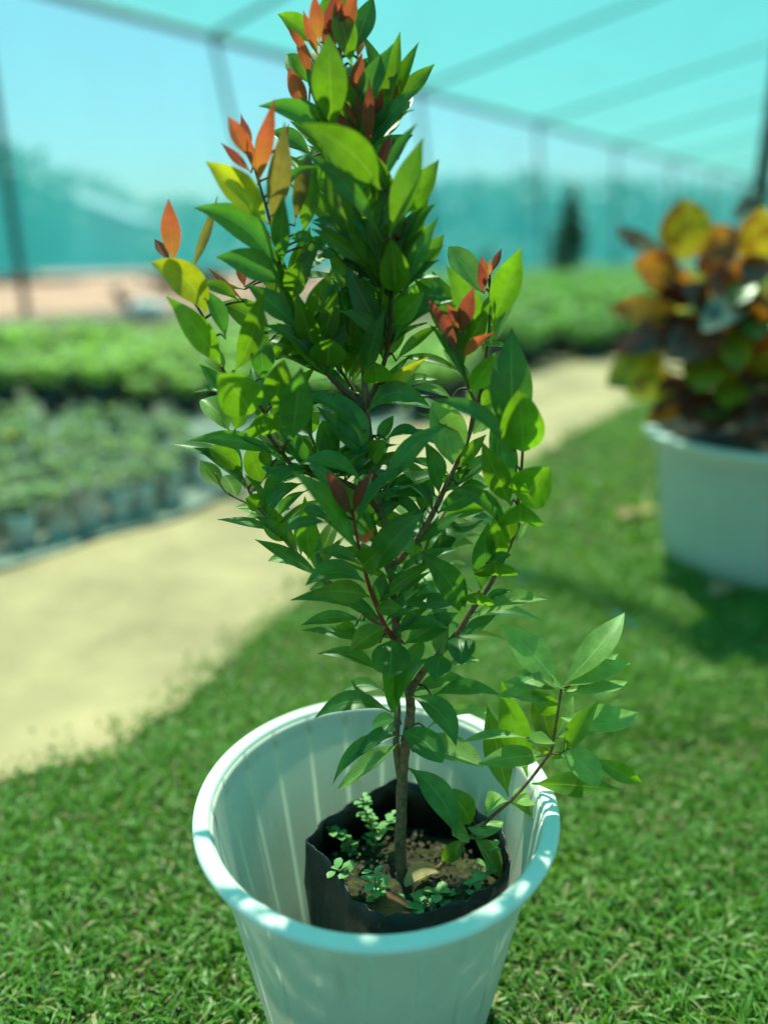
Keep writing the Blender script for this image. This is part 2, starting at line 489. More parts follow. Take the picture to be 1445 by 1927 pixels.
for i, (px, py, d, w_, lb) in enumerate((
        (-40, 262, 21, 3.6, 'rounded tree beyond the net behind the raised net edge'),
        (110, 318, 42, 6.5, 'low spreading tree beyond the net beside the hut'),
        (330, 372, 42, 5.5, 'low bush-like tree beyond the net behind the leaning post'),
        (560, 330, 30, 4.6, 'tree beyond the net hidden mostly by the potted shrub'),
        (880, 330, 30, 4.0, 'leafy tree beyond the net just past the second leaning post'),
        (1000, 322, 33, 4.6, 'broad tree beyond the net before the conical shrub'),
        (1150, 335, 36, 4.4, 'tree beyond the net just past the conical shrub'),
        (1260, 330, 42, 5.0, 'tree beyond the net above the croton'),
        (1390, 338, 48, 6.0, 'far tree beyond the net by the near black post'))):
    tree(px, py, d, w_, lb, 20 + i)
tree(1078, 335, 19.5, 1.0, 'dark conical shrub standing against the net wall', 77, True)
# hut
hp = at_z(140, 492)
hp = Vector((at_y(140, 470, 34).x, 34, 0))
hut = empty('hut', hp, 'low gabled hut beyond the net between the trees', 'hut')
hw, hd, he, hr = 3.0, 2.2, 1.9, 2.95
v = [(-hw, -hd, 0), (hw, -hd, 0), (hw, hd, 0), (-hw, hd, 0), (-hw, -hd, he), (hw, -hd, he), (hw, hd, he), (-hw, hd, he), (0, -hd, hr - .1), (0, hd, hr - .1)]
link('wall', mesh('wall', v, [(0, 1, 5, 8, 4), (1, 2, 6, 5), (2, 3, 7, 9, 6), (3, 0, 4, 7)]), plain('hut_wall', (.30, .32, .30), .8), hut)
for sgn in (-1, 1):
    v = [(0, -hd - .3, hr), (sgn * (hw + .4), -hd - .3, he - .12), (sgn * (hw + .4), hd + .3, he - .12), (0, hd + .3, hr)]
    v += [(x, y, z + .06) for x, y, z in v]
    link('roof', mesh('roof', v, [(0, 1, 2, 3), (4, 5, 6, 7), (0, 1, 5, 4), (1, 2, 6, 5), (2, 3, 7, 6), (3, 0, 4, 7)]), plain('hut_roof', (.12, .15, .16), .7), hut)
v = [(-.5, -hd - .02, 0), (.5, -hd - .02, 0), (.5, -hd - .02, 1.7), (-.5, -hd - .02, 1.7), (-.5, -hd - .06, 0), (.5, -hd - .06, 0), (.5, -hd - .06, 1.7), (-.5, -hd - .06, 1.7)]
link('door', mesh('door', v, [(4, 5, 6, 7), (0, 4, 7, 3), (1, 5, 6, 2), (3, 2, 6, 7)]), plain('hut_door', (.08, .09, .09), .7), hut)
# sack by the wall
sp = at_z(262, 603)
bm = bmesh.new(); bmesh.ops.create_icosphere(bm, subdivisions=3, radius=1)
for q in bm.verts:
    n_ = noise.noise(q.co * 2.3); q.co = Vector((q.co.x * .34, q.co.y * .22, (q.co.z + .9) * .17)) * .75 * (1 + .22 * n_)
    q.co.z = max(q.co.z, 0.0)
me = bpy.data.meshes.new('sack'); bm.to_mesh(me); bm.free()
sk = empty('sack', (sp.x + .1, sp.y, 0), 'pale lilac sack slumped on the orange earth by the net', 'sack')
link('sack_body', me, plain('lilac_sack', (.72, .60, .64), .8, .2, 6, .3), sk, smooth=True)
v, f = tube([(-.2, -.05, .2), (-.28, -.1, .28), (-.3, -.13, .36)], [.09, .035, .08], 10, .1)
link('sack_neck', mesh('sack_neck', v, f), plain('dark_cloth', (.06, .06, .08), .9), sk, smooth=True)

# ------------------------------------------------------------------ nursery beds
def seedling_foliage(n, rad, hgt, leaf, seed):
    r = random.Random(seed); v = []; f = []
    for i in range(n):
        t = r.random() ** .7; a = r.uniform(0, 6.283); q = rad * r.uniform(.15, 1) * (.5 + .5 * t)
        c = Vector((math.cos(a) * q * .5, math.sin(a) * q * .5, hgt * t * .85))
        d = Vector((math.cos(a), math.sin(a), r.uniform(-.3, .8))).normalized()
        s = d.cross(Vector((0, 0, 1))).normalized(); l = leaf * r.uniform(.6, 1.25); u = s.cross(d)
        k = len(v)
        v += [c, c + d * l * .5 + s * l * .28 + u * l * .08, c + d * l, c + d * l * .5 - s * l * .28 + u * l * .08, c + d * l * .55]
        f += [(k, k + 1, k + 4), (k + 1, k + 2, k + 4), (k, k + 4, k + 3), (k + 4, k + 2, k + 3)]
    return mesh('foliage', v, f)
def bag_mesh(name, r0, r1, h, crumple, seed):
    r = random.Random(seed); v = []; f = []; seg = 12
    for i, (q, z) in enumerate(((r0, 0), (r0 * 1.04, h * .4), (r1, h), (r1 * .93, h * .985), (r1 * .9, h * .86), (0.001, h * .86))):
        for k in range(seg):
            a = 6.2832 * k / seg; e = 1 + crumple * r.uniform(-1, 1)
            v.append((q * e * math.cos(a), q * e * math.sin(a), z))
    for i in range(5):
        for k in range(seg):
            f.append((i * seg + k, i * seg + (k + 1) % seg, (i + 1) * seg + (k + 1) % seg, (i + 1) * seg + k))
    me = mesh(name, v, f)
    me.materials.append(black_pl); me.materials.append(soil_m)
    for p in me.polygons: p.material_index = 1 if p.index >= 4 * seg else 0; p.use_smooth = True
    return me
lime_f = fol_mat('seedling_lime', (.30, .44, .12), (.46, .68, .14), .45)
dull_f = fol_mat('seedling_dull', (.22, .31, .13), (.32, .46, .12), .4)
mid_f = fol_mat('seedling_mid', (.11, .27, .05), (.24, .50, .06), .42)
def inpoly(x, y, poly):
    c = False; j = len(poly) - 1
    for i in range(len(poly)):
        if (poly[i][1] > y) != (poly[j][1] > y) and x < (poly[j][0] - poly[i][0]) * (y - poly[i][1]) / (poly[j][1] - poly[i][1]) + poly[i][0]: c = not c
        j = i
    return c
def bed(poly, sp, name, bags, fols, fmat, label, group, dirv=(1, 0), limit=300, bagname='pot'):
    for m in fols: m.materials.clear(); m.materials.append(fmat)
    d = Vector(dirv).normalized(); q = Vector((-d.y, d.x)); cnt = 0; rows = {}
    o = Vector(poly[0])
    for j in range(-40, 60):
        for i in range(-60, 60):
            p = o + d * (i * sp + (j % 2) * sp * .5) + q * (j * sp * .9)
            p += Vector((random.uniform(-1, 1), random.uniform(-1, 1))) * sp * .1
            if not inpoly(p.x, p.y, poly) or cnt >= limit or random.random() < .05: continue
            rows.setdefault(j, 0); r_i = sorted(rows).index(j)
            w_ = ('first', 'second', 'third', 'fourth', 'fifth', 'sixth', 'seventh', 'eighth', 'ninth', 'tenth', 'eleventh', 'twelfth', 'thirteenth', 'fourteenth', 'fifteenth', 'sixteenth', 'seventeenth', 'eighteenth', 'nineteenth', 'twentieth')[min(19, r_i)]
            t = empty(name, (p.x, p.y, .013), label % w_, 'seedling', group + ', %s row' % w_)
            t.rotation_euler.z = random.uniform(0, 6.28); k = random.uniform(.82, 1.16); t.scale = (k, k, k * random.uniform(.8, 1.2))
            b = random.choice(bags); link(bagname, b, None, t)
            fo = link('foliage', random.choice(fols), None, t, (0, 0, fz[bagname])); cnt += 1
    return cnt
fz = {'bag': .082, 'pot': .125, 'tray': .10}
bagsA = [bag_mesh('bag', .034, .04, .095, .10, s) for s in range(3)]
for m in bagsA: m.materials[0] = grey_pl
polyA = [g2(-480, 1200), g2(0, 1052), g2(340, 958), g2(400, 890), g2(330, 832), g2(-520, 842)]
fa = g2(0, 1052); fb = g2(340, 958)
nA = bed(polyA, .102, 'bagged_seedling', bagsA, [seedling_foliage(26, .05, .07, .045, s) for s in (1, 2, 3)], dull_f,
         'grey poly bag with small dull green seedling, %s row counted from the sandy path', 'grey bagged seedlings beside the path', (fb[0] - fa[0], fb[1] - fa[1]), 220, 'bag')
bagsB = [bag_mesh('pot', .062, .075, .145, .02, s) for s in range(2)]
polyB = [g2(-330, 800), g2(880, 782), g2(905, 700), (1.05, 6.0), (-4.2, 6.0)]
nB = bed(polyB, .235, 'potted_seedling', bagsB, [seedling_foliage(64, .13, .13, .085, s) for s in (4, 5, 6)], lime_f,
         'black pot of lime green seedling leaves on grey mat, %s row from the path', 'lime green seedlings in black pots', (1, 0), 290, 'pot')
bagsC = [bag_mesh('tray', .10, .125, .12, .02, s) for s in range(2)]
polyC = [g2(985, 690), g2(1300, 672), (6.5, 7.4), (6.5, 10.2), (1.1, 10.2), (.75, 8.0)]
nC = bed(polyC, .42, 'potted_bush_seedling', bagsC, [seedling_foliage(90, .24, .20, .11, s) for s in (7, 8)], mid_f,
         'wide black pot with low mid green bush, %s row from the path', 'low green bushes in wide black pots', (1, .08), 230, 'tray')
v = []; f = []; rr0 = random.Random(91); WNa = WP
for i in range(900):
    y = rr0.uniform(10.3, 24); x = rr0.uniform(.4, .75 * y)
    if (Vector((x, y, 0)) - WP).dot(WN) < .5: continue
    hh = rr0.uniform(.22, .4)
    for j in range(46):
        a = rr0.uniform(0, 6.283); q = rr0.uniform(.02, .28); c = Vector((x + q * math.cos(a), y + q * math.sin(a), .05 + hh * (1 - q * 1.5) * rr0.random() ** .6))
        d = Vector((math.cos(a), math.sin(a), rr0.uniform(-.2, .9))).normalized(); sd = d.cross(Vector((0, 0, 1))).normalized(); l = rr0.uniform(.07, .16); k = len(v)
        v += [c, c + d * l * .5 + sd * l * .3, c + d * l, c + d * l * .5 - sd * l * .3]; f.append((k, k + 1, k + 2, k + 3))
tag(link('ground_cover', mesh('ground_cover', v, f), mid_f), 'far mass of low green nursery plants before the net wall', 'plants', kind='stuff')
for i in range(16):
    s_ = s_a + 1.0 + i * 2.1 * (1 + .05 * i); q = WP + WD * s_ - WN * rr0.uniform(.9, 2.2); hh = rr0.uniform(1.0, 2.1)
    t = empty('bush', (q.x, q.y, 0), 'bush pressed close outside the teal net wall between the posts', 'bush', 'bushes outside the net wall')
    v, f = tube([(0, 0, 0), (.03, 0, hh * .7)], [.03, .012], 6); link('trunk', mesh('trunk', v, f), bark, t)
    v, f = foliage(900, 1.0, .2, (rr0.uniform(.8, 1.4), rr0.uniform(.7, 1.1), hh * .5), 200 + i, .15); link('crown', mesh('crown', [p + Vector((0, 0, hh * .5)) for p in v], f), tree_m, t)
# one seedling in flower
yp = at_z(32, 900)
t = empty('flowering_seedling', (yp.x, yp.y, .013), 'grey bagged seedling carrying one yellow flower', 'seedling')
link('bag', bagsA[0], None, t); link('foliage', seedling_foliage(26, .05, .07, .045, 9), dull_f, t, (0, 0, .08))
v, f = tube([(0, 0, .08), (.004, 0, .15)], .002, 6); link('stem', mesh('stem', v, f), twig_m, t)
ym = plain('yellow_petal', (.80, .60, .01), .5, .1)
for k in range(9):
    a = k * 6.283 / 9; d = Vector((math.cos(a), math.sin(a), .35)).normalized(); s = d.cross(Vector((0, 0, 1))).normalized()
    v, f, uv = leaf_geo(.045, .024, s, d.cross(s), d, nl=4); link('petal', mesh('petal', v, f), ym, t, (.004, 0, .15))

# ------------------------------------------------------------------ grass
def grass(name, n, region, wid, hgt, dens_near):
    xs = []; ys = []
    x0, x1, y0, y1 = region
    P = np.array([(p[0], p[1]) for p in lawn_poly])
    def inside(x, y):
        c = np.zeros(len(x), bool); j = len(P) - 1
        for i in range(len(P)):
            cond = (P[i, 1] > y) != (P[j, 1] > y)
            xi = (P[j, 0] - P[i, 0]) * (y - P[i, 1]) / (P[j, 1] - P[i, 1] + 1e-12) + P[i, 0]
            c ^= cond & (x < xi); j = i
        return c
    x = rng.uniform(x0, x1, n * 3); y = y0 + (y1 - y0) * rng.random(n * 3) ** dens_near
    jx = rng.normal(0, .02, n * 3)
    keep = inside(x + jx * 2, y + rng.normal(0, .045, n * 3))
    keep &= (x + .007) ** 2 + (y - .64) ** 2 > .085 ** 2
    x, y = x[keep][:n], y[keep][:n]; n = len(x)
    bald = np.array([noise.noise(Vector((a * 3.1, b * 3.1, 4.0))) + .6 * noise.noise(Vector((a * 11, b * 11, 8.0))) for a, b in zip(x, y)])
    hk = np.clip(1.0 + .55 * bald, .45, 1.6)
    ang = rng.uniform(0, 2 * np.pi, n); lean = np.abs(rng.normal(.95, .4, n)); h = hgt * rng.uniform(.55, 1.35, n) * hk; w = wid * rng.uniform(.6, 1.3, n)
    fac = rng.uniform(0, 2 * np.pi, n)
    dx, dy = np.cos(ang), np.sin(ang); sx, sy = np.cos(fac), np.sin(fac)
    z0 = np.full(n, .003)
    V = np.zeros((n, 7, 3))
    for i, (t, ww) in enumerate(((0, .8), (.4, 1.0), (.75, .7))):
        hx = h * np.sin(lean * t * 1.25) * t * 1.1; hz = h * t * np.cos(lean * t * .95)
        for j, s in enumerate((-1, 1)):
            V[:, i * 2 + j, 0] = x + dx * hx + sx * s * w * ww * .5
            V[:, i * 2 + j, 1] = y + dy * hx + sy * s * w * ww * .5
            V[:, i * 2 + j, 2] = z0 + np.maximum(hz, 0)
    hx = h * np.sin(lean * 1.25) * 1.1; hz = h * np.cos(lean * .95)
    V[:, 6, 0] = x + dx * hx; V[:, 6, 1] = y + dy * hx; V[:, 6, 2] = z0 + np.maximum(hz, .003)
    base = (np.arange(n) * 7)[:, None]
    tri = np.array([[0, 1, 3], [0, 3, 2], [2, 3, 5], [2, 5, 4], [4, 5, 6]])
    idx = (base[:, :, None] + tri[None]).reshape(-1)
    me = bpy.data.meshes.new(name)
    me.vertices.add(n * 7); me.vertices.foreach_set('co', V.reshape(-1))
    me.loops.add(len(idx)); me.loops.foreach_set('vertex_index', idx.astype(np.int32))
    nf = len(idx) // 3
    me.polygons.add(nf); me.polygons.foreach_set('loop_start', np.arange(nf, dtype=np.int32) * 3)
    at = me.attributes.new('tone', 'FLOAT', 'POINT')
    tone = np.clip(rng.random(n) * .8 + .25 * bald + .05, 0, .93); tone[rng.random(n) < .05 + .28 * np.clip(-bald - .05, 0, .6)] = 1.0
    at.data.foreach_set('value', np.repeat(tone, 7).astype(np.float32))
    me.update(calc_edges=True); me.validate()
    return tag(link(name, me, grass_m), 'short dense green lawn grass around the pots', 'grass', kind='stuff')
m_, nt, out = new_mat('grass_blade')
att = nt.nodes.new('ShaderNodeAttribute'); att.attribute_name = 'tone'
c1 = ramp(nt, att.outputs['Fac'], [(0, (.058, .15, .014)), (.5, (.13, .28, .036)), (.92, (.25, .40, .11)), (.97, (.48, .38, .19))])
c2 = ramp(nt, att.outputs['Fac'], [(0, (.14, .36, .01)), (.5, (.26, .50, .02)), (.92, (.36, .56, .08)), (.97, (.36, .28, .12))])
b = nt.nodes.new('ShaderNodeBsdfPrincipled'); b.inputs['Roughness'].default_value = .45; nt.links.new(c1, b.inputs['Base Color'])
t_ = nt.nodes.new('ShaderNodeBsdfTranslucent'); nt.links.new(c2, t_.inputs[0])
mx = nt.nodes.new('ShaderNodeMixShader'); mx.inputs[0].default_value = .38
nt.links.new(b.outputs[0], mx.inputs[1]); nt.links.new(t_.outputs[0], mx.inputs[2]); nt.links.new(mx.outputs[0], out.inputs[0])
grass_m = m_
grass('lawn_grass', 175000, (-1.2, 1.6, -.1, 2.0), .0046, .024, 1.0)
grass('lawn_grass', 70000, (-2.2, 6.5, 1.8, 6.0), .009, .040, 1.5)

grass('lawn_grass', 9000, (.08, .62, 1.15, 1.85), .0042, .052, 1.0)
# ------------------------------------------------------------------ white pots
def make_pot(name, loc, label, Rr, Hh, rb, nrib, lipw, ribm=None):
    p = empty(name, loc, label, 'flower pot', None)
    rw = Rr - lipw * 1.35                              # outer wall radius just below the lip
    th = .003 if Rr < .2 else .005
    def rr(z): return rb + (rw - rb) * (z / Hh)
    prof = [(0.0005, .004), (rb - .012, .004), (rb - .004, 0), (rb, .006)] + [(rr(z), z) for z in np.linspace(.02, Hh - .006, 10)]
    prof += [(rr(Hh) - th, Hh - .004)] + [(rr(z) - th, z) for z in np.linspace(Hh - .01, .012, 10)] + [(0.0005, .010)]
    def arc(a0, a1, n, out):
        v = []; f = []; m = len(prof)
        for k in range(n + 1):
            t = a0 + (a1 - a0) * k / n
            for i, (r, z) in enumerate(prof):
                q = r if out == 0 or i < 3 or i == m - 1 else (r + out if i < 14 else r - out)
                v.append((q * math.cos(t), q * math.sin(t), z))
        for k in range(n):
            for i in range(m - 1): f.append((k * m + i, (k + 1) * m + i, (k + 1) * m + i + 1, k * m + i + 1))
        return v, f
    step = 2 * math.pi / nrib; ra = (.0052 if Rr < .2 else .007) / rw
    V = []; Fc = []
    for k in range(nrib):
        c0 = step * (k + .37)
        v, f = arc(c0 + ra / 2, c0 + step - ra / 2, 6, 0); o_ = len(V)
        V += v; Fc += [tuple(i + o_ for i in g) for g in f]
    pw_ = link('pot_wall', mesh('pot_wall', V, Fc), potw, p, smooth=True)
    v, f = arc(-ra / 2, ra / 2, 2, .0005)
    rib_me = mesh('rib', v, f)
    for k in range(nrib):
        o = link('rib', rib_me, ribm or potrib, pw_, smooth=True); o.rotation_euler.z = step * (k + .37)
    ri = rw - th + .001
    lp = [(ri, Hh - .010), (ri, Hh - .004), (ri + .002, Hh - .0008), (ri + .004, Hh), (ri + .0045, Hh), (Rr - .0042, Hh), (Rr - .0038, Hh), (Rr - .0012, Hh - .0010), (Rr, Hh - .0042), (Rr, Hh - .0048),
          (Rr - .001, Hh - lipw * .55), (Rr - .0015, Hh - lipw * .62), (Rr - .0035, Hh - lipw * .72), (rw + .0025, Hh - lipw * .80), (rw + .0018, Hh - lipw * .86), (rw + .0012, Hh - lipw * 1.9), (rw - .0005, Hh - lipw * 2.0)]
    v, f = lathe(lp, 128); rim = link('rim', mesh('rim', v, f), potrim, p, smooth=True)
    return p
POT = Vector((-.0075, .64, .004))
make_pot('white_pot', POT, 'round white ribbed plastic pot holding the black bag and leafy shrub', .181, .304, .116, 22, .0112)
cp = at_z(1452, 1108)
CPOT = Vector((cp.x - .01, cp.y + .165, .004))
make_pot('white_pot', CPOT, 'large white plastic pot holding the croton on the lawn', .292, .372, .205, 26, .022, potw)

# ------------------------------------------------------------------ nursery bag with soil inside the front pot
lip_px = [(575, 1580, .243), (596, 1552, .246), (640, 1520, .247), (690, 1494, .248), (742, 1462, .254), (800, 1478, .248), (862, 1498, .247), (900, 1520, .246), (946, 1556, .240), (955, 1596, .238), (963, 1640, .234), (915, 1672, .229), (862, 1700, .224), (790, 1722, .221), (705, 1720, .221), (668, 1688, .223), (628, 1638, .230), (600, 1606, .238)]
lip = [at_z(x, y, z) for x, y, z in lip_px]
cen = sum(lip, Vector()) / len(lip); cen.z = 0
def resample(poly, n):
    m = len(poly); out = []
    for i in range(n):
        t = i / n * m; k = int(t); out.append(poly[k % m].lerp(poly[(k + 1) % m], t - k))
    return out
lipR = resample(lip, 72)
bagE = empty('nursery_bag', (cen.x, cen.y, .014), 'open black poly nursery bag of soil inside the white pot', 'nursery bag')
o3 = Vector((cen.x, cen.y, .014))
botc = Vector((POT.x + .012, POT.y + .012, .016))
v = []; f = []; nr = 9
def ring_pts(inner):
    rows = []
    for i in range(nr):
        t = i / (nr - 1); row = []
        for k, p in enumerate(lipR):
            a = 2 * math.pi * k / 72
            d = Vector((p.x - cen.x, p.y - cen.y, 0)).normalized()
            b_ = botc + d * .075
            q = b_.lerp(p, t)
            q = q + d * (.006 * math.sin(math.pi * t)) 
            wr = noise.noise(Vector((d.x * 5, d.y * 5, t * 3.0))) * .0085 + .004 * noise.noise(Vector((d.x * 16, d.y * 16, t * 7.0))) + .0022 * math.sin(k * 1.7 + t * 5) * (1 - t * .5)
            q = q + d * wr - d * (.0016 if inner else 0)
            row.append(q - o3)
        rows.append(row)
    return rows
ro, ri_ = ring_pts(False), ring_pts(True)
rows = ro + ri_[::-1][:5]
for r_ in rows: v += r_
for i in range(len(rows) - 1):
    for k in range(72):
        f.append((i * 72 + k, i * 72 + (k + 1) % 72, (i + 1) * 72 + (k + 1) % 72, (i + 1) * 72 + k))
link('bag_wall', mesh('bag_wall', v, f), black_pl, bagE, smooth=True)
# soil, mossy
m_, nt, out = new_mat('mossy_soil')
oc = obj_coord(nt)
f1 = noise_n(nt, 45, 6, .65, oc); f2 = noise_n(nt, 260, 5, .7, oc)
base = ramp(nt, f2, [(.3, (.012, .009, .006)), (.55, (.06, .042, .025)), (.75, (.16, .12, .075))])
moss = ramp(nt, f2, [(.3, (.04, .05, .012)), (.7, (.16, .16, .05))])
b = nt.nodes.new('ShaderNodeBsdfPrincipled'); b.inputs['Roughness'].default_value = .95
nt.links.new(mix_c(nt, math_n(nt, 'MULTIPLY', math_n(nt, 'SUBTRACT', f1, .46), 6.0, True), base, moss), b.inputs['Base Color'])
nt.links.new(bump(nt, f2, 1.0, .006), b.inputs['Normal']); nt.links.new(b.outputs[0], out.inputs[0])
mossy = m_
v = [Vector((cen.x, cen.y, .205))]; f = []
SZ = .20
for i in range(1, 15):
    t = i / 14
    for k in range(72):
        q = ro[7][k] + o3
        p = Vector((cen.x, cen.y, 0)).lerp(Vector((q.x, q.y, 0)), t * .985)
        z = SZ + .012 * noise.noise(Vector((p.x * 28, p.y * 28, 1))) + .008 * noise.noise(Vector((p.x * 90, p.y * 90, 5))) - .012 * t ** 4 - .004
        v.append(Vector((p.x, p.y, z)))
for k in range(72): f.append((0, 1 + k, 1 + (k + 1) % 72))
for i in range(13):
    for k in range(72):
        a = 1 + i * 72; f.append((a + k, a + 72 + k, a + 72 + (k + 1) % 72, a + (k + 1) % 72))
link('soil', mesh('soil', [q - o3 for q in v], f), mossy, bagE, smooth=True)
v = []; f = []; rc = random.Random(8)
for i in range(170):
    a = rc.uniform(0, 6.283); q = rc.random() ** .5 * .075; c = Vector((cen.x + q * math.cos(a) * 1.15, cen.y + q * math.sin(a) * .85, SZ + .001)) - o3
    r_ = rc.uniform(.0012, .0045); k = len(v)
    v += [c + Vector((rc.uniform(.6, 1.2) * dx_, rc.uniform(.6, 1.2) * dy_, rc.uniform(.6, 1.1) * dz_)) * r_ for dx_, dy_, dz_ in ((1, 0, 0), (0, 1, 0), (-1, 0, 0), (0, -1, 0), (0, 0, 1), (0, 0, -1))]
    f += [(k, k + 1, k + 4), (k + 1, k + 2, k + 4), (k + 2, k + 3, k + 4), (k + 3, k, k + 4), (k + 1, k, k + 5), (k + 2, k + 1, k + 5), (k + 3, k + 2, k + 5), (k, k + 3, k + 5)]
tag(link('soil_crumbs', mesh('soil_crumbs', v, f), plain('crumb', (.16, .12, .08), .95, .7, 300), bagE), kind='stuff')
# weeds
weed_m = fol_mat('weed_leaf', (.22, .42, .15), (.32, .55, .15), .35)
def weed(pts, z, label, nl=16, lr=.0042, dy=0):
    b0 = at_z(pts[0][0], pts[0][1], SZ - .004)
    P = [b0] + [at_y(x, y, b0.y + dy * (i + 1)) for i, (x, y) in enumerate(pts[1:])]
    P = spline(P, 6)
    t = empty('weed', b0, label, 'weed')
    vv, ff = tube([p - b0 for p in P], [.0011 - .0006 * i / len(P) for i in range(len(P))], 5)
    link('stem', mesh('stem', vv, ff), plain('weed_stem', (.25, .20, .14), .6), t)
    L = len(P)
    for k in range(nl):
        u = .12 + .88 * k / (nl - 1); p = P[min(L - 1, int(u * (L - 1)))]
        for s in (-1, 1):
            a = random.uniform(-.5, .5) + (k % 2) * 1.2; d = Vector((math.cos(a) * s, math.sin(a) * s, random.uniform(-.1, .5))).normalized()
            sd = d.cross(Vector((0, .3, 1))).normalized()
            rr_ = lr * random.uniform(.7, 1.35)
            vv, ff, uv = leaf_geo(rr_ * 2.2, rr_ * 1.7, sd, sd.cross(d), d, nl=5, pw=.55, skew=1.15, fold=.2)
            link('leaflet', mesh('leaflet', vv, ff, uv), weed_m, t, p - b0 + d * .001, smooth=True)
weed([(668, 1608), (655, 1595), (640, 1572), (622, 1562)], 0, 'bushy round-leaved weed leaning to the bag wall behind the trunk', 13)
weed([(690, 1590), (700, 1560), (690, 1530), (684, 1503)], 0, 'tall round-leaved weed standing beside the trunk', 16)
weed([(700, 1600), (715, 1570), (730, 1550), (738, 1535)], 0, 'short round-leaved weed close against the trunk', 10)
weed([(745, 1690), (715, 1670), (650, 1640), (632, 1638)], 0, 'trailing pinkish-stemmed weed across the bag soil', 6, .005)
weed([(712, 1700), (708, 1680), (706, 1660), (703, 1640)], 0, 'upright round-leaved weed at the bag front', 9, .0048)
weed([(800, 1700), (795, 1705), (790, 1715), (786, 1725)], 0, 'clover-like weed spilling over the front bag lip', 5, .0072, -.004)
weed([(815, 1690), (822, 1680), (830, 1685), (845, 1690)], 0, 'low leafy weed between the dry leaf and the front bag lip', 8, .006)
weed([(880, 1685), (884, 1670), (900, 1655), (915, 1640)], 0, 'thin reddish-stemmed weed below the side branch', 6, .006)
weed([(900, 1660), (912, 1645), (925, 1610), (932, 1596)], 0, 'sparse weed by the bag wall under the side branch', 6, .005)
# dry curled leaf and litter
def curl_leaf(name, p0, ax, L, w, turn, col, label, tilt=0.4):
    side = ax.cross(Vector((0, 0, 1))).normalized(); up = side.cross(ax)
    v = []; f = []; uv = []
    for i in range(11):
        t = i / 10; hw_ = w * .5 * math.sin(math.pi * (t * .9 + .06)) ** .7
        for j in range(7):
            s = (j - 3) / 3; a = s * turn
            q = ax * (L * t) + side * (hw_ * math.sin(a) / turn * 1.6) + up * (hw_ * (1 - math.cos(a)) / turn * 1.6 + .1 * L * math.sin(math.pi * t))
            v.append(q); uv.append((.5 + .5 * s, t))
    for i in range(10):
        for j in range(6): a = i * 7 + j; f.append((a, a + 1, a + 8, a + 7))
    return tag(link(name, mesh(name, v, f, uv), leaf_mat(name + '_mat', col, tuple(c * 1.2 for c in col), tuple(c * .7 for c in col), .7, .25), None, p0, True), label, 'dry leaf')
curl_leaf('dry_leaf', at_z(762, 1668, SZ + .002), Vector((.8, .35, .08)).normalized(), .040, .020, 1.5, (.44, .31, .15), 'curled tan dry leaf lying on the soil at the trunk foot')
curl_leaf('dry_leaf', at_z(690, 1712, SZ - .002), Vector((.98, -.1, .05)).normalized(), .045, .02, .6, (.30, .11, .04), 'reddish brown dry leaf tucked under the front bag lip')
for x, y, c_, lb, l_ in ((1165, 975, (.50, .34, .16), 'pale tan fallen leaf on the lawn beside the croton pot', .09), (1340, 1122, (.36, .20, .11), 'brown fallen leaf on the lawn at the croton pot foot', .09), (1205, 968, (.55, .42, .14), 'yellowish fallen leaf on the lawn touching the croton pot side', .08)):
    curl_leaf('fallen_leaf', at_z(x, y, .03), Vector((.8, .5, .02)).normalized(), l_, .045, .8, c_, lb)
tw = [at_z(x, y, z) for x, y, z in ((974, 1110, .02), (977, 1097, .035), (990, 1088, .04), (1004, 1082, .035), (1015, 1072, .022))]
v, f = tube(spline(tw, 5), .0022, 6); tag(link('twine', mesh('twine', v, f), plain('teal_twine', (.03, .33, .30), .6)), 'short strand of teal twine on the lawn behind the side branch', 'twine')
tw = [at_z(x, y, z) for x, y, z in ((1150, 1150, .025), (1170, 1165, .035), (1195, 1180, .03), (1205, 1190, .022))]
v, f = tube(spline(tw, 5), .003, 6); tag(link('twine', mesh('twine', v, f), plain('teal_twine2', (.03, .28, .28), .6)), 'strand of teal twine in the shade before the croton pot', 'twine')

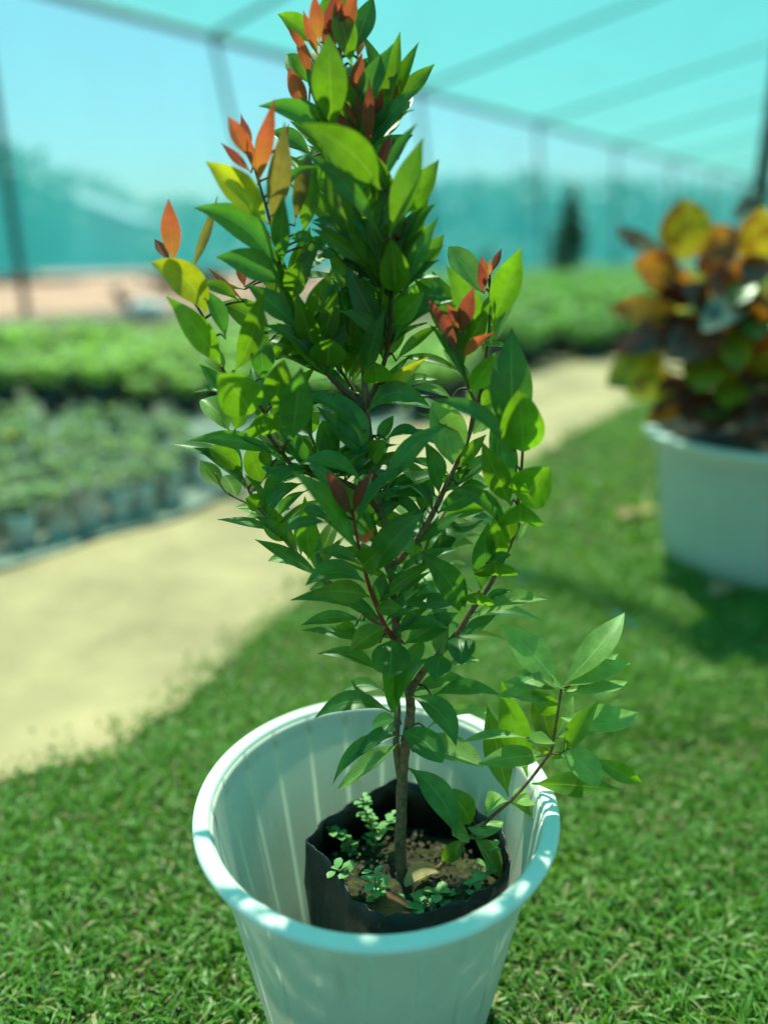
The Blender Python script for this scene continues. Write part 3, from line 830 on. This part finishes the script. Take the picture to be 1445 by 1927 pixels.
# ------------------------------------------------------------------ the shrub: stems traced from the photograph, each with a depth
shrub_o = at_z(755, 1655, SZ)
shrub = empty('shrub', shrub_o, 'tall leafy shrub with coppery red young leaves growing in the white pot', 'shrub')
STEMS = [  # name, picture points, depth offset start/end (m), radius start/end (mm), material
    ('trunk', [(755, 1668), (753, 1600), (755, 1530), (757, 1470), (762, 1410), (772, 1345), (768, 1290), (752, 1240), (746, 1185), (740, 1130), (737, 1080), (728, 1010), (717, 952), (705, 877), (692, 790), (684, 690), (680, 570), (676, 480), (668, 380), (662, 290), (650, 190), (640, 90), (632, 10)], 0, 0, 6.7, 1.3, bark),
    ('stem', [(756, 1475), (748, 1430), (745, 1390), (748, 1330), (744, 1290), (752, 1240)], 0, .012, 4.4, 3.0, bark),
    ('stem', [(738, 1095), (722, 1050), (706, 1000), (700, 950), (703, 890)], .01, .02, 3.2, 1.6, bark),
    ('branch', [(688, 772), (660, 745), (640, 728), (612, 697), (597, 668), (562, 610), (547, 562), (533, 520), (526, 470), (512, 430), (500, 385), (480, 320)], 0, -.03, 3.4, 1.2, twig_m),
    ('branch', [(683, 765), (656, 718), (632, 687), (615, 650)], .005, .03, 2.4, 1.2, twig_m),
    ('branch', [(712, 960), (680, 925), (640, 905), (590, 893), (552, 878), (530, 850), (505, 815), (500, 780), (470, 740), (440, 715), (418, 692), (385, 600), (345, 540), (330, 495)], .0, -.03, 3.0, 1.1, twig_m),
    ('branch', [(745, 1200), (700, 1165), (640, 1115), (585, 1070), (540, 1020), (505, 975), (482, 950), (470, 925), (452, 887), (440, 850)], .0, .03, 3.2, 1.0, bark),
    ('twig', [(486, 955), (446, 938), (422, 922), (405, 890)], .03, .04, 1.2, .8, twig_m),
    ('branch', [(742, 1205), (728, 1185), (715, 1157), (697, 1110), (685, 1067), (675, 1027), (667, 985), (664, 960)], -.005, -.07, 2.8, 1.3, redtwig),
    ('branch', [(768, 1310), (790, 1272), (822, 1235), (860, 1192), (890, 1145), (915, 1110), (932, 1082), (957, 1030), (975, 985), (974, 950), (980, 900), (983, 850)], 0, -.03, 4.2, 1.3, bark),
    ('branch', [(735, 1072), (770, 1032), (795, 1000), (822, 950), (840, 912), (855, 882), (882, 820), (892, 770), (897, 760), (882, 732), (867, 680), (864, 625)], 0, -.02, 3.8, 1.3, bark),
    ('twig', [(896, 762), (910, 712), (915, 662), (920, 615), (921, 540)], -.015, .0, 2.0, .9, twig_m),
    ('branch', [(750, 1190), (762, 1165), (777, 1122), (792, 1060), (807, 1015), (827, 980), (838, 962)], .03, .06, 2.4, 1.2, bark),
    ('branch', [(694, 772), (703, 738), (727, 668), (735, 617), (735, 545), (746, 500), (752, 440), (745, 380)], 0, -.03, 2.8, 1.2, twig_m),
    ('twig', [(735, 560), (712, 537), (695, 500), (672, 470)], -.02, -.03, 1.4, .8, twig_m),
    ('twig', [(640, 905), (605, 870), (590, 832), (582, 817)], .01, .02, 1.6, .9, twig_m),
    ('twig', [(663, 300), (690, 290), (712, 262), (725, 235), (735, 205)], .0, .02, 1.6, .9, redtwig),
    ('twig', [(640, 90), (600, 110), (585, 150)], .0, .02, 1.2, .7, redtwig),
    ('side_branch', [(757, 1655), (775, 1652), (800, 1648), (840, 1620), (880, 1580), (925, 1537), (960, 1507), (995, 1470), (1027, 1427), (1037, 1412), (1047, 1355), (1055, 1302), (1056, 1292)], 0, -.045, 2.6, 1.1, bark),
    ('twig', [(1035, 1418), (1050, 1419), (1060, 1414), (1063, 1400)], -.045, -.05, .9, .6, twig_m),
    ('twig', [(526, 470), (505, 440), (470, 420), (456, 455)], -.02, .03, 1.0, .6, redtwig),
]
SAMP = []
for nm, pts, d0, d1, r0, r1, mt in STEMS:
    n_ = len(pts)
    P = [at_p(x, y, d0 + (d1 - d0) * i / (n_ - 1)) for i, (x, y) in enumerate(pts)]
    if nm == 'trunk': P[0] = Vector((P[0].x, P[0].y, SZ - .012))
    S = spline(P, 5); m_n = len(S)
    rad = [(r0 + (r1 - r0) * (i / (m_n - 1)) ** .8) * .001 for i in range(m_n)]
    if nm == 'trunk': rad[0] *= 1.5; rad[1] *= 1.25
    v, f = tube([p - shrub_o for p in S], rad, 10, .09 if mt is bark else .03)
    so_ = link(nm, mesh(nm, v, f), mt, shrub, smooth=True)
    X = spline([Vector((x, y, 0)) for x, y in pts], 5)
    for i in range(m_n): SAMP.append((X[i].x, X[i].y, d0 + (d1 - d0) * i / (m_n - 1), S[i], so_))

TILES = [
 ((480, 0), """445 -40 490 320 110 r -2;620 -60 640 300 230 l 2;598 30 730 500 170 l 0;890 -30 740 400 130 g 1;170 105 485 340 130 l 1 .06;240 195 450 470 60 r -1;455 345 480 900 120 g 2;
 555 255 590 980 255 l -4;735 100 640 340 42 r -1;812 220 770 440 60 r 2;805 395 720 790 115 r -1;240 410 400 620 110 l 3;250 510 400 850 130 r -2;905 450 820 600 100 l 2;1010 535 800 720 110 l 1;1105 550 880 900 130 l 0 .05;
 1160 600 1060 690 60 r 1;1132 625 1070 830 90 r 1;1020 720 980 940 110 d -1;860 595 845 1150 90 r -4;520 745 830 1150 72 d -4;665 755 770 960 50 r -2;765 700 790 950 50 d -2;
 25 800 560 1100 150 g -1 .1;350 930 940 1430 250 l -5 .08;330 1130 960 1820 115 g -5 .06;1205 825 870 1230 70 g -1 .12;1025 1000 920 1340 90 d -2;1225 925 960 1400 80 g -2 .06;1045 1045 1045 1150 30 d 0;1130 1005 1080 1200 40 r 0;1225 1215 1170 1420 60 r 0;
 1265 1040 1010 1790 195 l -5;1385 1200 1120 1630 170 l -3;110 995 430 1180 110 g 2 .08"""),
 ((270, 170), """990 60 860 720 130 r -3;640 195 790 510 120 r -1;735 180 810 500 80 d 0;585 395 810 620 70 d -1;1065 235 960 1040 170 b -4;1095 250 1060 420 25 d 0;1070 460 1040 770 110 b 0;
 470 535 940 1010 225 y -4 .05;190 820 235 1305 150 r -1;85 1120 200 1290 70 d 1;560 795 350 1380 70 b 0 -.04;380 885 1000 1330 220 g -4 .13;1060 770 1050 1310 130 g -5;1300 575 1070 800 60 g -2 .18;1280 430 1140 1020 110 b 0;1290 600 1200 1090 140 l 0;
 1150 505 1170 610 90 p 3;1110 1120 1290 1140 80 g -1 .1;1180 1310 1430 1130 110 g -2 .12;1430 1270 1300 1200 60 g -1;545 1255 1065 1480 205 g -3 .08;380 1500 760 1500 60 g 3"""),
 ((520, 330), """505 130 660 470 145 d 0;370 225 540 380 90 d 1;270 340 600 545 100 g -1 .12;260 400 720 730 110 l -2 .08;540 440 790 740 150 l -2 .1;865 470 905 890 190 l -5;1110 235 900 500 90 g -1;1195 215 960 540 110 g -1;1215 315 960 860 125 g -2;1260 450 1060 700 120 l 1;1230 635 950 890 70 g -2 .1;
 1200 760 990 900 90 l 1;1110 885 885 1130 140 l -4;1165 945 985 1090 50 p 1;1350 935 880 1270 135 g -3 .08;1240 1125 900 1400 80 l -1 .06;370 800 620 1290 175 g 0;480 755 840 1040 110 l -2 .1;600 830 850 1090 115 g -1;470 1020 800 1290 110 l -3 .14;680 1100 670 1310 110 l -2;
 420 1105 400 1265 130 l -1;400 1235 385 1440 190 l -4;540 1250 490 1430 120 l -1;200 650 110 920 145 l -3;430 700 200 1140 110 l -4;385 920 380 1160 120 g 1;0 1110 310 1430 115 g -3 .07;0 950 150 1140 130 g 0;310 970 260 1230 110 g 0;560 630 640 830 100 g 2;720 860 700 1060 120 g 3;290 40 440 340 120 g 2;430 40 520 330 90 l 2"""),
 ((270, 470), """60 95 475 490 235 y -3 .16;175 345 590 880 185 l -5 .02;445 290 620 670 125 g -1 .05;905 270 680 930 150 l -6 -.06;435 270 720 390 85 l 1 .12;560 405 950 690 190 l 0 .12;870 610 895 970 170 g -3;1090 640 1000 830 150 l 1;560 940 810 1240 265 l -6 .06;1060 825 985 1200 170 l -4;1190 885 1120 1440 225 g -6;
 900 570 1310 880 110 g -4 .1;1065 810 1420 950 90 g -2 .1;780 260 1150 570 165 g -3;420 860 640 1130 90 g -1;430 740 600 930 110 p 1;430 1130 640 1350 175 p 1;740 1190 690 1350 110 l 1;890 1230 935 1390 175 l -4;1290 1180 1250 1400 110 l 0;490 140 760 390 45 r 1;710 60 765 280 72 r 1"""),
 ((760, 450), """335 55 590 400 170 p 1;315 195 610 850 200 l -3 .03;880 65 660 650 210 l -4;565 160 600 410 72 d -2;580 125 635 300 50 r -1;735 70 655 260 55 d 0;650 150 650 270 26 r -1;525 360 425 700 112 d -5;320 490 410 670 60 d -4;155 430 415 890 82 d -4 .04;680 705 450 900 78 r -5 .06;
 830 460 665 800 110 p 0;810 670 830 1600 300 g -1;870 1070 875 1150 45 r -2;955 1085 945 1175 22 r -2;695 855 495 1140 165 l -4;680 960 610 1080 60 l 0;695 1100 585 1260 90 l -2;470 1160 530 1310 70 l 0;190 640 470 1100 85 g -1;285 835 410 1000 34 p 1;310 580 420 800 90 p 2"""),
 ((330, 700), """85 525 800 640 130 g -4 .1;130 570 530 880 110 g -1 .1;190 665 370 885 120 l 2;250 570 490 735 150 l -2 .06;370 780 470 940 110 p 2;550 570 650 830 160 l -1;640 600 720 710 90 l 1;560 770 600 900 110 p 1;530 950 630 1010 110 l -2;500 450 740 560 90 p 2 .12;700 1420 960 1470 70 p 2 .1;
 450 1020 690 1110 70 p 1 .1;540 1090 700 1100 60 p 2;660 1110 850 1270 125 l -1;780 1240 1160 1140 85 g -3 .15;975 935 1010 1420 145 l -2;715 1080 960 840 90 g -1 .14;770 1110 1000 890 70 g 0 .1;740 830 990 730 110 g -2;730 1040 860 1030 90 p 3;870 745 1385 1400 160 g -6 .06;970 1030 1130 1080 90 g 1;
 890 560 1010 600 80 p 2;650 720 880 730 100 g 1;950 480 1050 600 90 g 2;1010 730 1110 820 110 g 3;640 480 780 560 90 g 2"""),
 ((580, 640), """500 165 530 320 155 l -3;905 125 490 510 105 y -3 .06;970 295 640 370 70 p 0 .06;915 500 440 555 145 g -4 .24;640 570 520 760 95 g 0;-140 425 420 700 95 g -5 .12;200 385 445 860 205 g -2;65 500 430 885 125 g -1;110 600 150 915 165 g -3;100 820 60 930 90 g -1;-80 940 410 1080 115 g -4 .14;125 975 335 1340 105 d -3;490 975 335 1320 76 d -3;590 765 480 905 100 l -4;
 855 725 590 755 80 g -2 .2;1050 630 590 1140 150 g -5 .07;595 850 570 1110 95 p -1;880 765 985 1170 135 g -3;900 970 690 1080 60 l 1 .06;745 1085 935 1310 80 g -1 .08;910 1040 860 1300 130 g 1;690 1170 760 1340 110 p 3;710 1220 500 1390 100 g -3 .1;640 1040 590 1290 130 g 1;790 360 1080 440 60 p 0 .1;300 780 290 1000 130 g 2;380 1000 410 1250 120 g 3;700 480 800 490 40 l 2"""),
 ((740, 720), """945 50 980 520 268 l -6;290 150 445 615 235 p -2 .04;280 130 920 670 95 g -6 .14;790 150 600 390 140 p 0;700 390 490 640 100 l -2;540 750 560 620 100 l 0;670 620 590 700 60 l 1;700 745 590 725 60 p 2;665 445 885 925 170 l -5;740 250 900 830 190 g -1;1180 640 960 900 235 l -5;955 905 955 1050 195 l -6;380 795 865 1210 95 g -6 .17;720 820 335 985 135 g -3 .06;715 950 400 1000 110 l -1;690 780 490 790 62 g -1 .1;565 1060 375 1060 80 p 1 .16;
 525 1195 285 1140 110 g -2 .22;600 1215 275 1300 100 p -1 .12;400 690 420 800 60 l 1"""),
 ((740, 960), """715 90 655 620 155 g -4;770 20 790 390 150 l -4;880 -20 870 230 130 l -1;770 385 770 490 190 l -5;885 335 700 400 72 g -3;1000 105 920 240 62 p 1;190 310 530 815 165 g -5 .08;1165 670 570 830 120 p -4 .08;895 605 680 700 60 g -1 .06;770 790 490 945 95 g -2;640 615 630 710 150 l -4;530 580 620 640 60 g -3;545 405 390 415 36 p 1;390 540 80 760 165 g 0;490 770 80 1010 170 g -1;
 422 895 0 930 95 g -4 .14;517 1165 490 960 170 g -5;320 1275 350 1090 165 g -4;648 1135 400 1170 62 p -1 .05;550 1275 160 1370 115 g -1 .1;812 1400 290 1400 115 g -2 .09;400 880 330 1090 120 g 0;75 480 90 700 120 l 2;270 440 180 600 90 p 3;230 1000 120 1190 115 g 1;330 200 260 420 90 g 3;440 480 300 640 110 p 4"""),
 ((500, 960), """370 325 710 415 98 g -1 .16;298 570 750 545 150 g -3 .16;360 630 785 655 142 l -5 .06;188 680 840 795 132 g -3 .03;265 870 740 835 100 g -1 .1;270 905 860 1000 92 g -1;640 1062 905 880 155 l -5 .05;510 905 680 870 72 l -3;385 1085 850 1215 102 g -2 .07;935 1262 950 975 212 g -6;1020 740 830 735 82 l -4;1140 775 870 795 60 g -2;870 300 730 425 122 l -4;1195 15 790 500 185 g -5 .05;1097 330 880 270 92 p -5 .2;
 1045 545 920 420 92 g -3;980 60 820 100 90 l -2;880 480 880 740 125 g 0;825 135 700 230 46 r -7;20 385 330 440 66 p 0 .12;330 600 560 570 80 g 1"""),
 ((570, 1190), """285 470 600 440 112 g 0 .2;85 650 665 600 142 g -3 .13;520 700 690 650 92 g 1;390 930 690 665 102 g -4 .12;225 1145 760 780 112 g -3 .17;265 1180 740 820 112 p -2 .08;1152 855 810 480 172 g -5 .14;1440 620 930 730 72 p 0 .1;1050 985 760 750 195 g -6 .1;1357 1015 830 900 165 p -1 .1;1155 1530 790 1020 195 g -6 .1;590 170 710 640 142 g -4;945 195 720 620 142 g -5;620 740 740 690 62 g 0;690 930 780 870 60 p 1"""),
 ((850, 1130), """370 180 800 640 212 p 0 .03;1300 90 830 650 172 p 0 .06;462 728 845 670 130 p -3 .25;600 690 780 850 132 l 0;640 700 745 1040 190 l 1;375 608 570 1330 205 l -1;265 790 425 1480 190 l -1;72 1072 560 1035 62 p -2 .1;566 1060 770 1070 92 p -3 .06;650 1090 720 1150 40 y -1;1395 840 820 880 172 p 0 .16;1320 610 1110 690 60 p 2;1108 750 850 1130 132 l -2;1120 880 880 1040 110 p 1;1102 1405 820 1160 182 p -2 .12;1430 1370 1050 1180 122 l 0;850 1150 740 1190 60 l 0"""),
 ((800, 1350), """1480 550 800 500 175 l -1 .02;1005 835 640 650 132 p -1 .08;910 600 640 640 122 p 1;455 735 620 630 112 p 0;170 540 340 800 142 l 0;205 890 340 905 100 p -2 .1;585 785 340 912 92 p -1 .12;555 805 320 830 80 p 0 .2;125 1090 310 915 112 l 1;565 1210 375 920 135 p -2"""),
]
nleaf = 0
rl = random.Random(5)
def add_leaf(B, T, w_m, col, nrm_hint, arc, arch, stem, collect=None):
    ax = T - B; L = ax.length; ax = ax / L
    n = nrm_hint - ax * nrm_hint.dot(ax); n.normalize()
    side = n.cross(ax).normalized()
    if (side.z < 0 and abs(side.z) > .25) or (abs(side.z) <= .25 and side.x < 0): arc = -arc
    oval = w_m / L
    pw = 1.2 if oval < .3 else (1.04 if oval < .45 else (.84 if oval < .52 else .62))
    v, f, uv = leaf_geo(L, w_m, side, n, ax, arc, arch, rl.uniform(.1, .5), pw, rl.uniform(.86, 1.0), 11, rl.uniform(.0, .035))
    if collect is not None:
        k0 = len(collect[0]); collect[0].extend(q + B - shrub_o for q in v); collect[1].extend(tuple(i + k0 for i in g) for g in f); collect[2].extend(uv); return
    o = link('leaf', mesh('leaf', v, f, uv), LM[col], stem, B - shrub_o, True)
    if col in 'rd': o['label'] = 'coppery red young leaf'
    return o
for (x0, y0), txt in TILES:
    for it in txt.replace('\n', '').split(';'):
        a = it.split()
        if not a: continue
        tx, ty, bx, by, w = [float(q) for q in a[:5]]; col = a[5]
        z = float(a[6]) * .0075 if len(a) > 6 else 0; arc = float(a[7]) if len(a) > 7 else 0
        k = 1445 / 361
        tx, bx = x0 + tx / k, x0 + bx / k; ty, by = y0 + ty / k, y0 + by / k; w /= k
        s = min(SAMP, key=lambda q: (q[0] - bx) ** 2 + (q[1] - by) ** 2)
        dist = math.hypot(s[0] - bx, s[1] - by)
        db = s[2] + z * (.45 if dist < 14 else 1.0)
        B = at_p(bx, by, db)
        lp = math.hypot(tx - bx, ty - by) * px_size(B)
        tip_off = z * .8 + rl.uniform(-.18, .18) * lp
        if col == 'p': tip_off += rl.uniform(-.05, .25) * lp
        T = at_p(tx, ty, db + tip_off)
        mid = (B + T) / 2
        view = (Vector((0, 0, CH)) - mid).normalized()
        roll = {'g': rl.uniform(8, 46), 'l': rl.uniform(-14, 22), 'y': rl.uniform(-12, 12), 'r': rl.uniform(-14, 14), 'd': rl.uniform(0, 30), 'b': rl.uniform(-5, 25), 'p': rl.uniform(28, 52)}[col]
        up = Vector((0, 0, 1)) - view * view.z; up.normalize()
        axd = (T - B).normalized(); up = up - axd * up.dot(axd)
        if up.length < .25: up = axd.cross(view) * rl.choice((-1, 1)); roll *= .6
        up.normalize()
        n = view * math.cos(R(roll)) + up * math.sin(R(roll))
        if w > 45: n = (n + view * .9).normalized()
        no = (n - axd * n.dot(axd)).normalized()
        wm = (.98 if col in 'rd' else 1.16 if col == 'p' else 1.04) * w * px_size(mid) / max(.6, abs(no.dot(view)))
        add_leaf(B, T, min(wm, .066), col, n, arc, rl.uniform(-.02, .15), s[4])
        nleaf += 1
        if dist > 9:                                     # its own short twig back to the stem
            P = spline([s[3], s[3].lerp(B, .55) + Vector((0, .004, .004)), B], 4)
            v, f = tube([p - shrub_o for p in P], [.0012, .0012, .0012, .0011, .0011, .001, .001, .0009, .0008], 6)
            link('petiole', mesh('petiole', v, f), twig_m, s[4], smooth=True)
for i in range(20):                                      # slim upright shoots at the growing tips
    s = rl.choice([q for q in SAMP if q[1] < 360 and (q[0] > 560 or q[1] < 345)])
    a = rl.uniform(-.5, .5); d = Vector((math.sin(a), rl.uniform(-.35, .25), 1.2)).normalized(); L = rl.uniform(.034, .058)
    add_leaf(s[3], s[3] + d * L, L * rl.uniform(.2, .27), rl.choice('rrd'), Vector((rl.uniform(-.5, .5), -1, .2)), 0, rl.uniform(0, .08), s[4]); nleaf += 1
for i in range(10):                                      # more light leaves on the side branch
    s = rl.choice([q for q in SAMP if q[4].name.startswith('side') and q[0] > 985])
    a = rl.uniform(-1.5, 1.5); d = Vector((math.sin(a), rl.uniform(-.4, .5), rl.uniform(-.1, .8))).normalized(); L = rl.uniform(.05, .08)
    add_leaf(s[3], s[3] + d * L, L * rl.uniform(.28, .36), 'p', Vector((rl.uniform(-.3, .3), -.4, 1)), 0, rl.uniform(.02, .1), s[4]); nleaf += 1
# leaves on the far side of the crown
bulk = {'g': ([], [], []), 'l': ([], [], [])}
for i in range(max(0, 298 - nleaf) + 300):
    for _ in range(200):
        s = rl.choice(SAMP)
        up_ = i % 2 == 0
        if (190 < s[1] < 720 if up_ else 500 < s[1] < 1260) and (540 if up_ else 440) < s[0] < 900 and s[4].name[:4] != 'side': break
    B = s[3]
    a = rl.uniform(-.75, .75) if up_ else rl.uniform(-1.5, 1.5)
    d = Vector((math.sin(a), rl.uniform(-.3, .9) * math.cos(a), rl.uniform(.3, 1.5) if up_ else rl.uniform(-.1, .9))).normalized()
    L = rl.uniform(.05, .085)
    n = Vector((rl.uniform(-.5, .5), -1.0 if up_ else -.35, .6 if up_ else 1)).normalized()
    col = rl.choice('lllg' if up_ else 'ggl')
    add_leaf(B, B + d * L, L * rl.uniform(.22, .31), col, n, 0, rl.uniform(.02, .1), s[4], None if i < 298 - nleaf else bulk[col])
for col, (v, f, uv) in bulk.items():
    tag(link('inner_foliage', mesh('inner_foliage', v, f, uv), LM[col], shrub, smooth=True), kind='stuff')
print('leaves', nleaf, 'beds', nA, nB, nC)

# ------------------------------------------------------------------ croton in the large pot
CE = Vector((CPOT.x, CPOT.y, .335))
v = []; f = []
for i in range(9):
    for k in range(40):
        a = 2 * math.pi * k / 40; r_ = .258 * i / 8 + .0004
        v.append((r_ * math.cos(a), r_ * math.sin(a), .342 + .012 * noise.noise(Vector((r_ * math.cos(a) * 14, r_ * math.sin(a) * 14, 2)))))
for i in range(8):
    for k in range(40): f.append((i * 40 + k, i * 40 + (k + 1) % 40, (i + 1) * 40 + (k + 1) % 40, (i + 1) * 40 + k))
f.append(tuple(range(39, -1, -1)))
tag(link('pot_soil', mesh('pot_soil', v, f), soil_m, None, (CPOT.x, CPOT.y, 0), True), 'dark potting soil filling the croton pot', 'soil')
crot = empty('croton', CE, 'croton with broad yellow orange and dark purple leaves in the large pot', 'croton')
CM = {
    'y': leaf_mat('croton_yellow', (.85, .55, .03), (.95, .58, .03), (.80, .56, .05), .35, .4, 24, .5, (.42, .16, .01)),
    'o': leaf_mat('croton_orange', (.66, .20, .015), (.85, .26, .02), (.65, .30, .03), .35, .38, 24, .5, (.22, .05, .02)),
    'k': leaf_mat('croton_dark', (.15, .045, .03), (.26, .05, .03), (.30, .07, .03), .30, .2, 24, .6, (.10, .03, .02)),
    'n': leaf_mat('croton_olive', (.14, .17, .012), (.36, .36, .01), (.55, .45, .03), .32, .35, 24, .5, (.40, .30, .01)),
    'w': leaf_mat('croton_grey', (.34, .30, .22), (.3, .22, .14), (.36, .2, .12), .3, .15, 24, .8, (.07, .05, .05)),
    'v': leaf_mat('croton_green', (.05, .13, .03), (.14, .30, .04), (.35, .35, .05), .3, .3, 24),
}
CY = CPOT.y
for k in range(5):
    a = k * 1.257; P = spline([CE + Vector((.04 * math.cos(a), .04 * math.sin(a), -.02)), CE + Vector((.07 * math.cos(a), .07 * math.sin(a), .14)), CE + Vector((.12 * math.cos(a), .12 * math.sin(a), .33 + .04 * (k % 2)))], 5)
    v, f = tube([p - CE for p in P], [.011 - .0007 * i for i in range(len(P))], 8, .05); link('stem', mesh('stem', v, f), bark, crot, smooth=True)
CL = """1285 372 1292 492 92 y -6;1395 440 1310 485 74 o -8;1432 388 1432 505 80 y -8;1158 428 1245 468 34 w -4;1428 358 1378 415 28 w -2;1190 492 1275 512 72 o -12;1143 583 1275 588 58 o -14;1152 662 1285 592 56 k -16;1140 728 1250 680 76 n -16;1175 745 1262 700 82 y -18;
1255 675 1345 610 90 k -20;1318 625 1400 570 62 w -22;1392 700 1388 610 56 n -24;1385 575 1392 525 46 v -18;1312 740 1340 660 78 n -22;1405 540 1440 480 60 k -14;1212 800 1295 735 52 o -20;1280 540 1330 590 66 k -14;1330 520 1370 560 60 k -12;1440 560 1400 620 60 k -20;1240 560 1300 560 60 k -8;1420 640 1440 560 66 v -22;1345 460 1352 520 70 k -4;1225 650 1300 600 60 k -10;1420 760 1430 680 70 k -22;1365 770 1380 700 66 n -24;1260 620 1330 640 70 o -6;1360 600 1420 640 66 k -18;1215 535 1300 545 60 o -2;1395 480 1402 540 62 o -10;1290 800 1345 735 66 k -24;1235 770 1300 720 60 k -20;1400 810 1400 730 80 k -26;1330 815 1360 750 70 k -26;1440 800 1430 720 80 k -26"""
crl = random.Random(3)
for it in CL.replace('\n', '').split(';'):
    a = it.split(); tx, ty, bx, by, w = [float(q) for q in a[:5]]; z = float(a[6]) * .01
    B = at_y(bx, by, CY + z * .5); T = at_y(tx, ty, CY + z)
    view = (Vector((0, 0, CH)) - B).normalized(); n = (view + Vector((0, 0, crl.uniform(-.1, .6)))).normalized()
    ax = (T - B); L = ax.length; ax /= L; n = (n - ax * n.dot(ax)).normalized(); sd = n.cross(ax)
    v, f, uv = leaf_geo(L, w * px_size(B), sd, n, ax, crl.uniform(-.06, .06), crl.uniform(0, .12), .2, .62, 1.0, 9, .03)
    link('leaf', mesh('leaf', v, f, uv), CM[a[5]], crot, B - CE, True)
for i in range(120):
    a = crl.uniform(0, 6.283); e = crl.uniform(-.25, 1.25); rr_ = crl.uniform(.05, .17)
    B = CE + Vector((math.cos(a) * rr_, math.sin(a) * rr_, crl.uniform(.06, .34)))
    d = Vector((math.cos(a) * math.cos(e), math.sin(a) * math.cos(e), math.sin(e)))
    L = crl.uniform(.15, .24); sd = d.cross(Vector((0, 0, 1))).normalized(); n = sd.cross(d)
    c_ = crl.choice('yyoonnkkkwvo') if e < .8 else crl.choice('yyyoon')
    v, f, uv = leaf_geo(L, L * crl.uniform(.32, .44), sd, n, d, 0, crl.uniform(.02, .12), .2, .62, 1.0, 9, .03)
    link('leaf', mesh('leaf', v, f, uv), CM[c_], crot, B - CE, True)
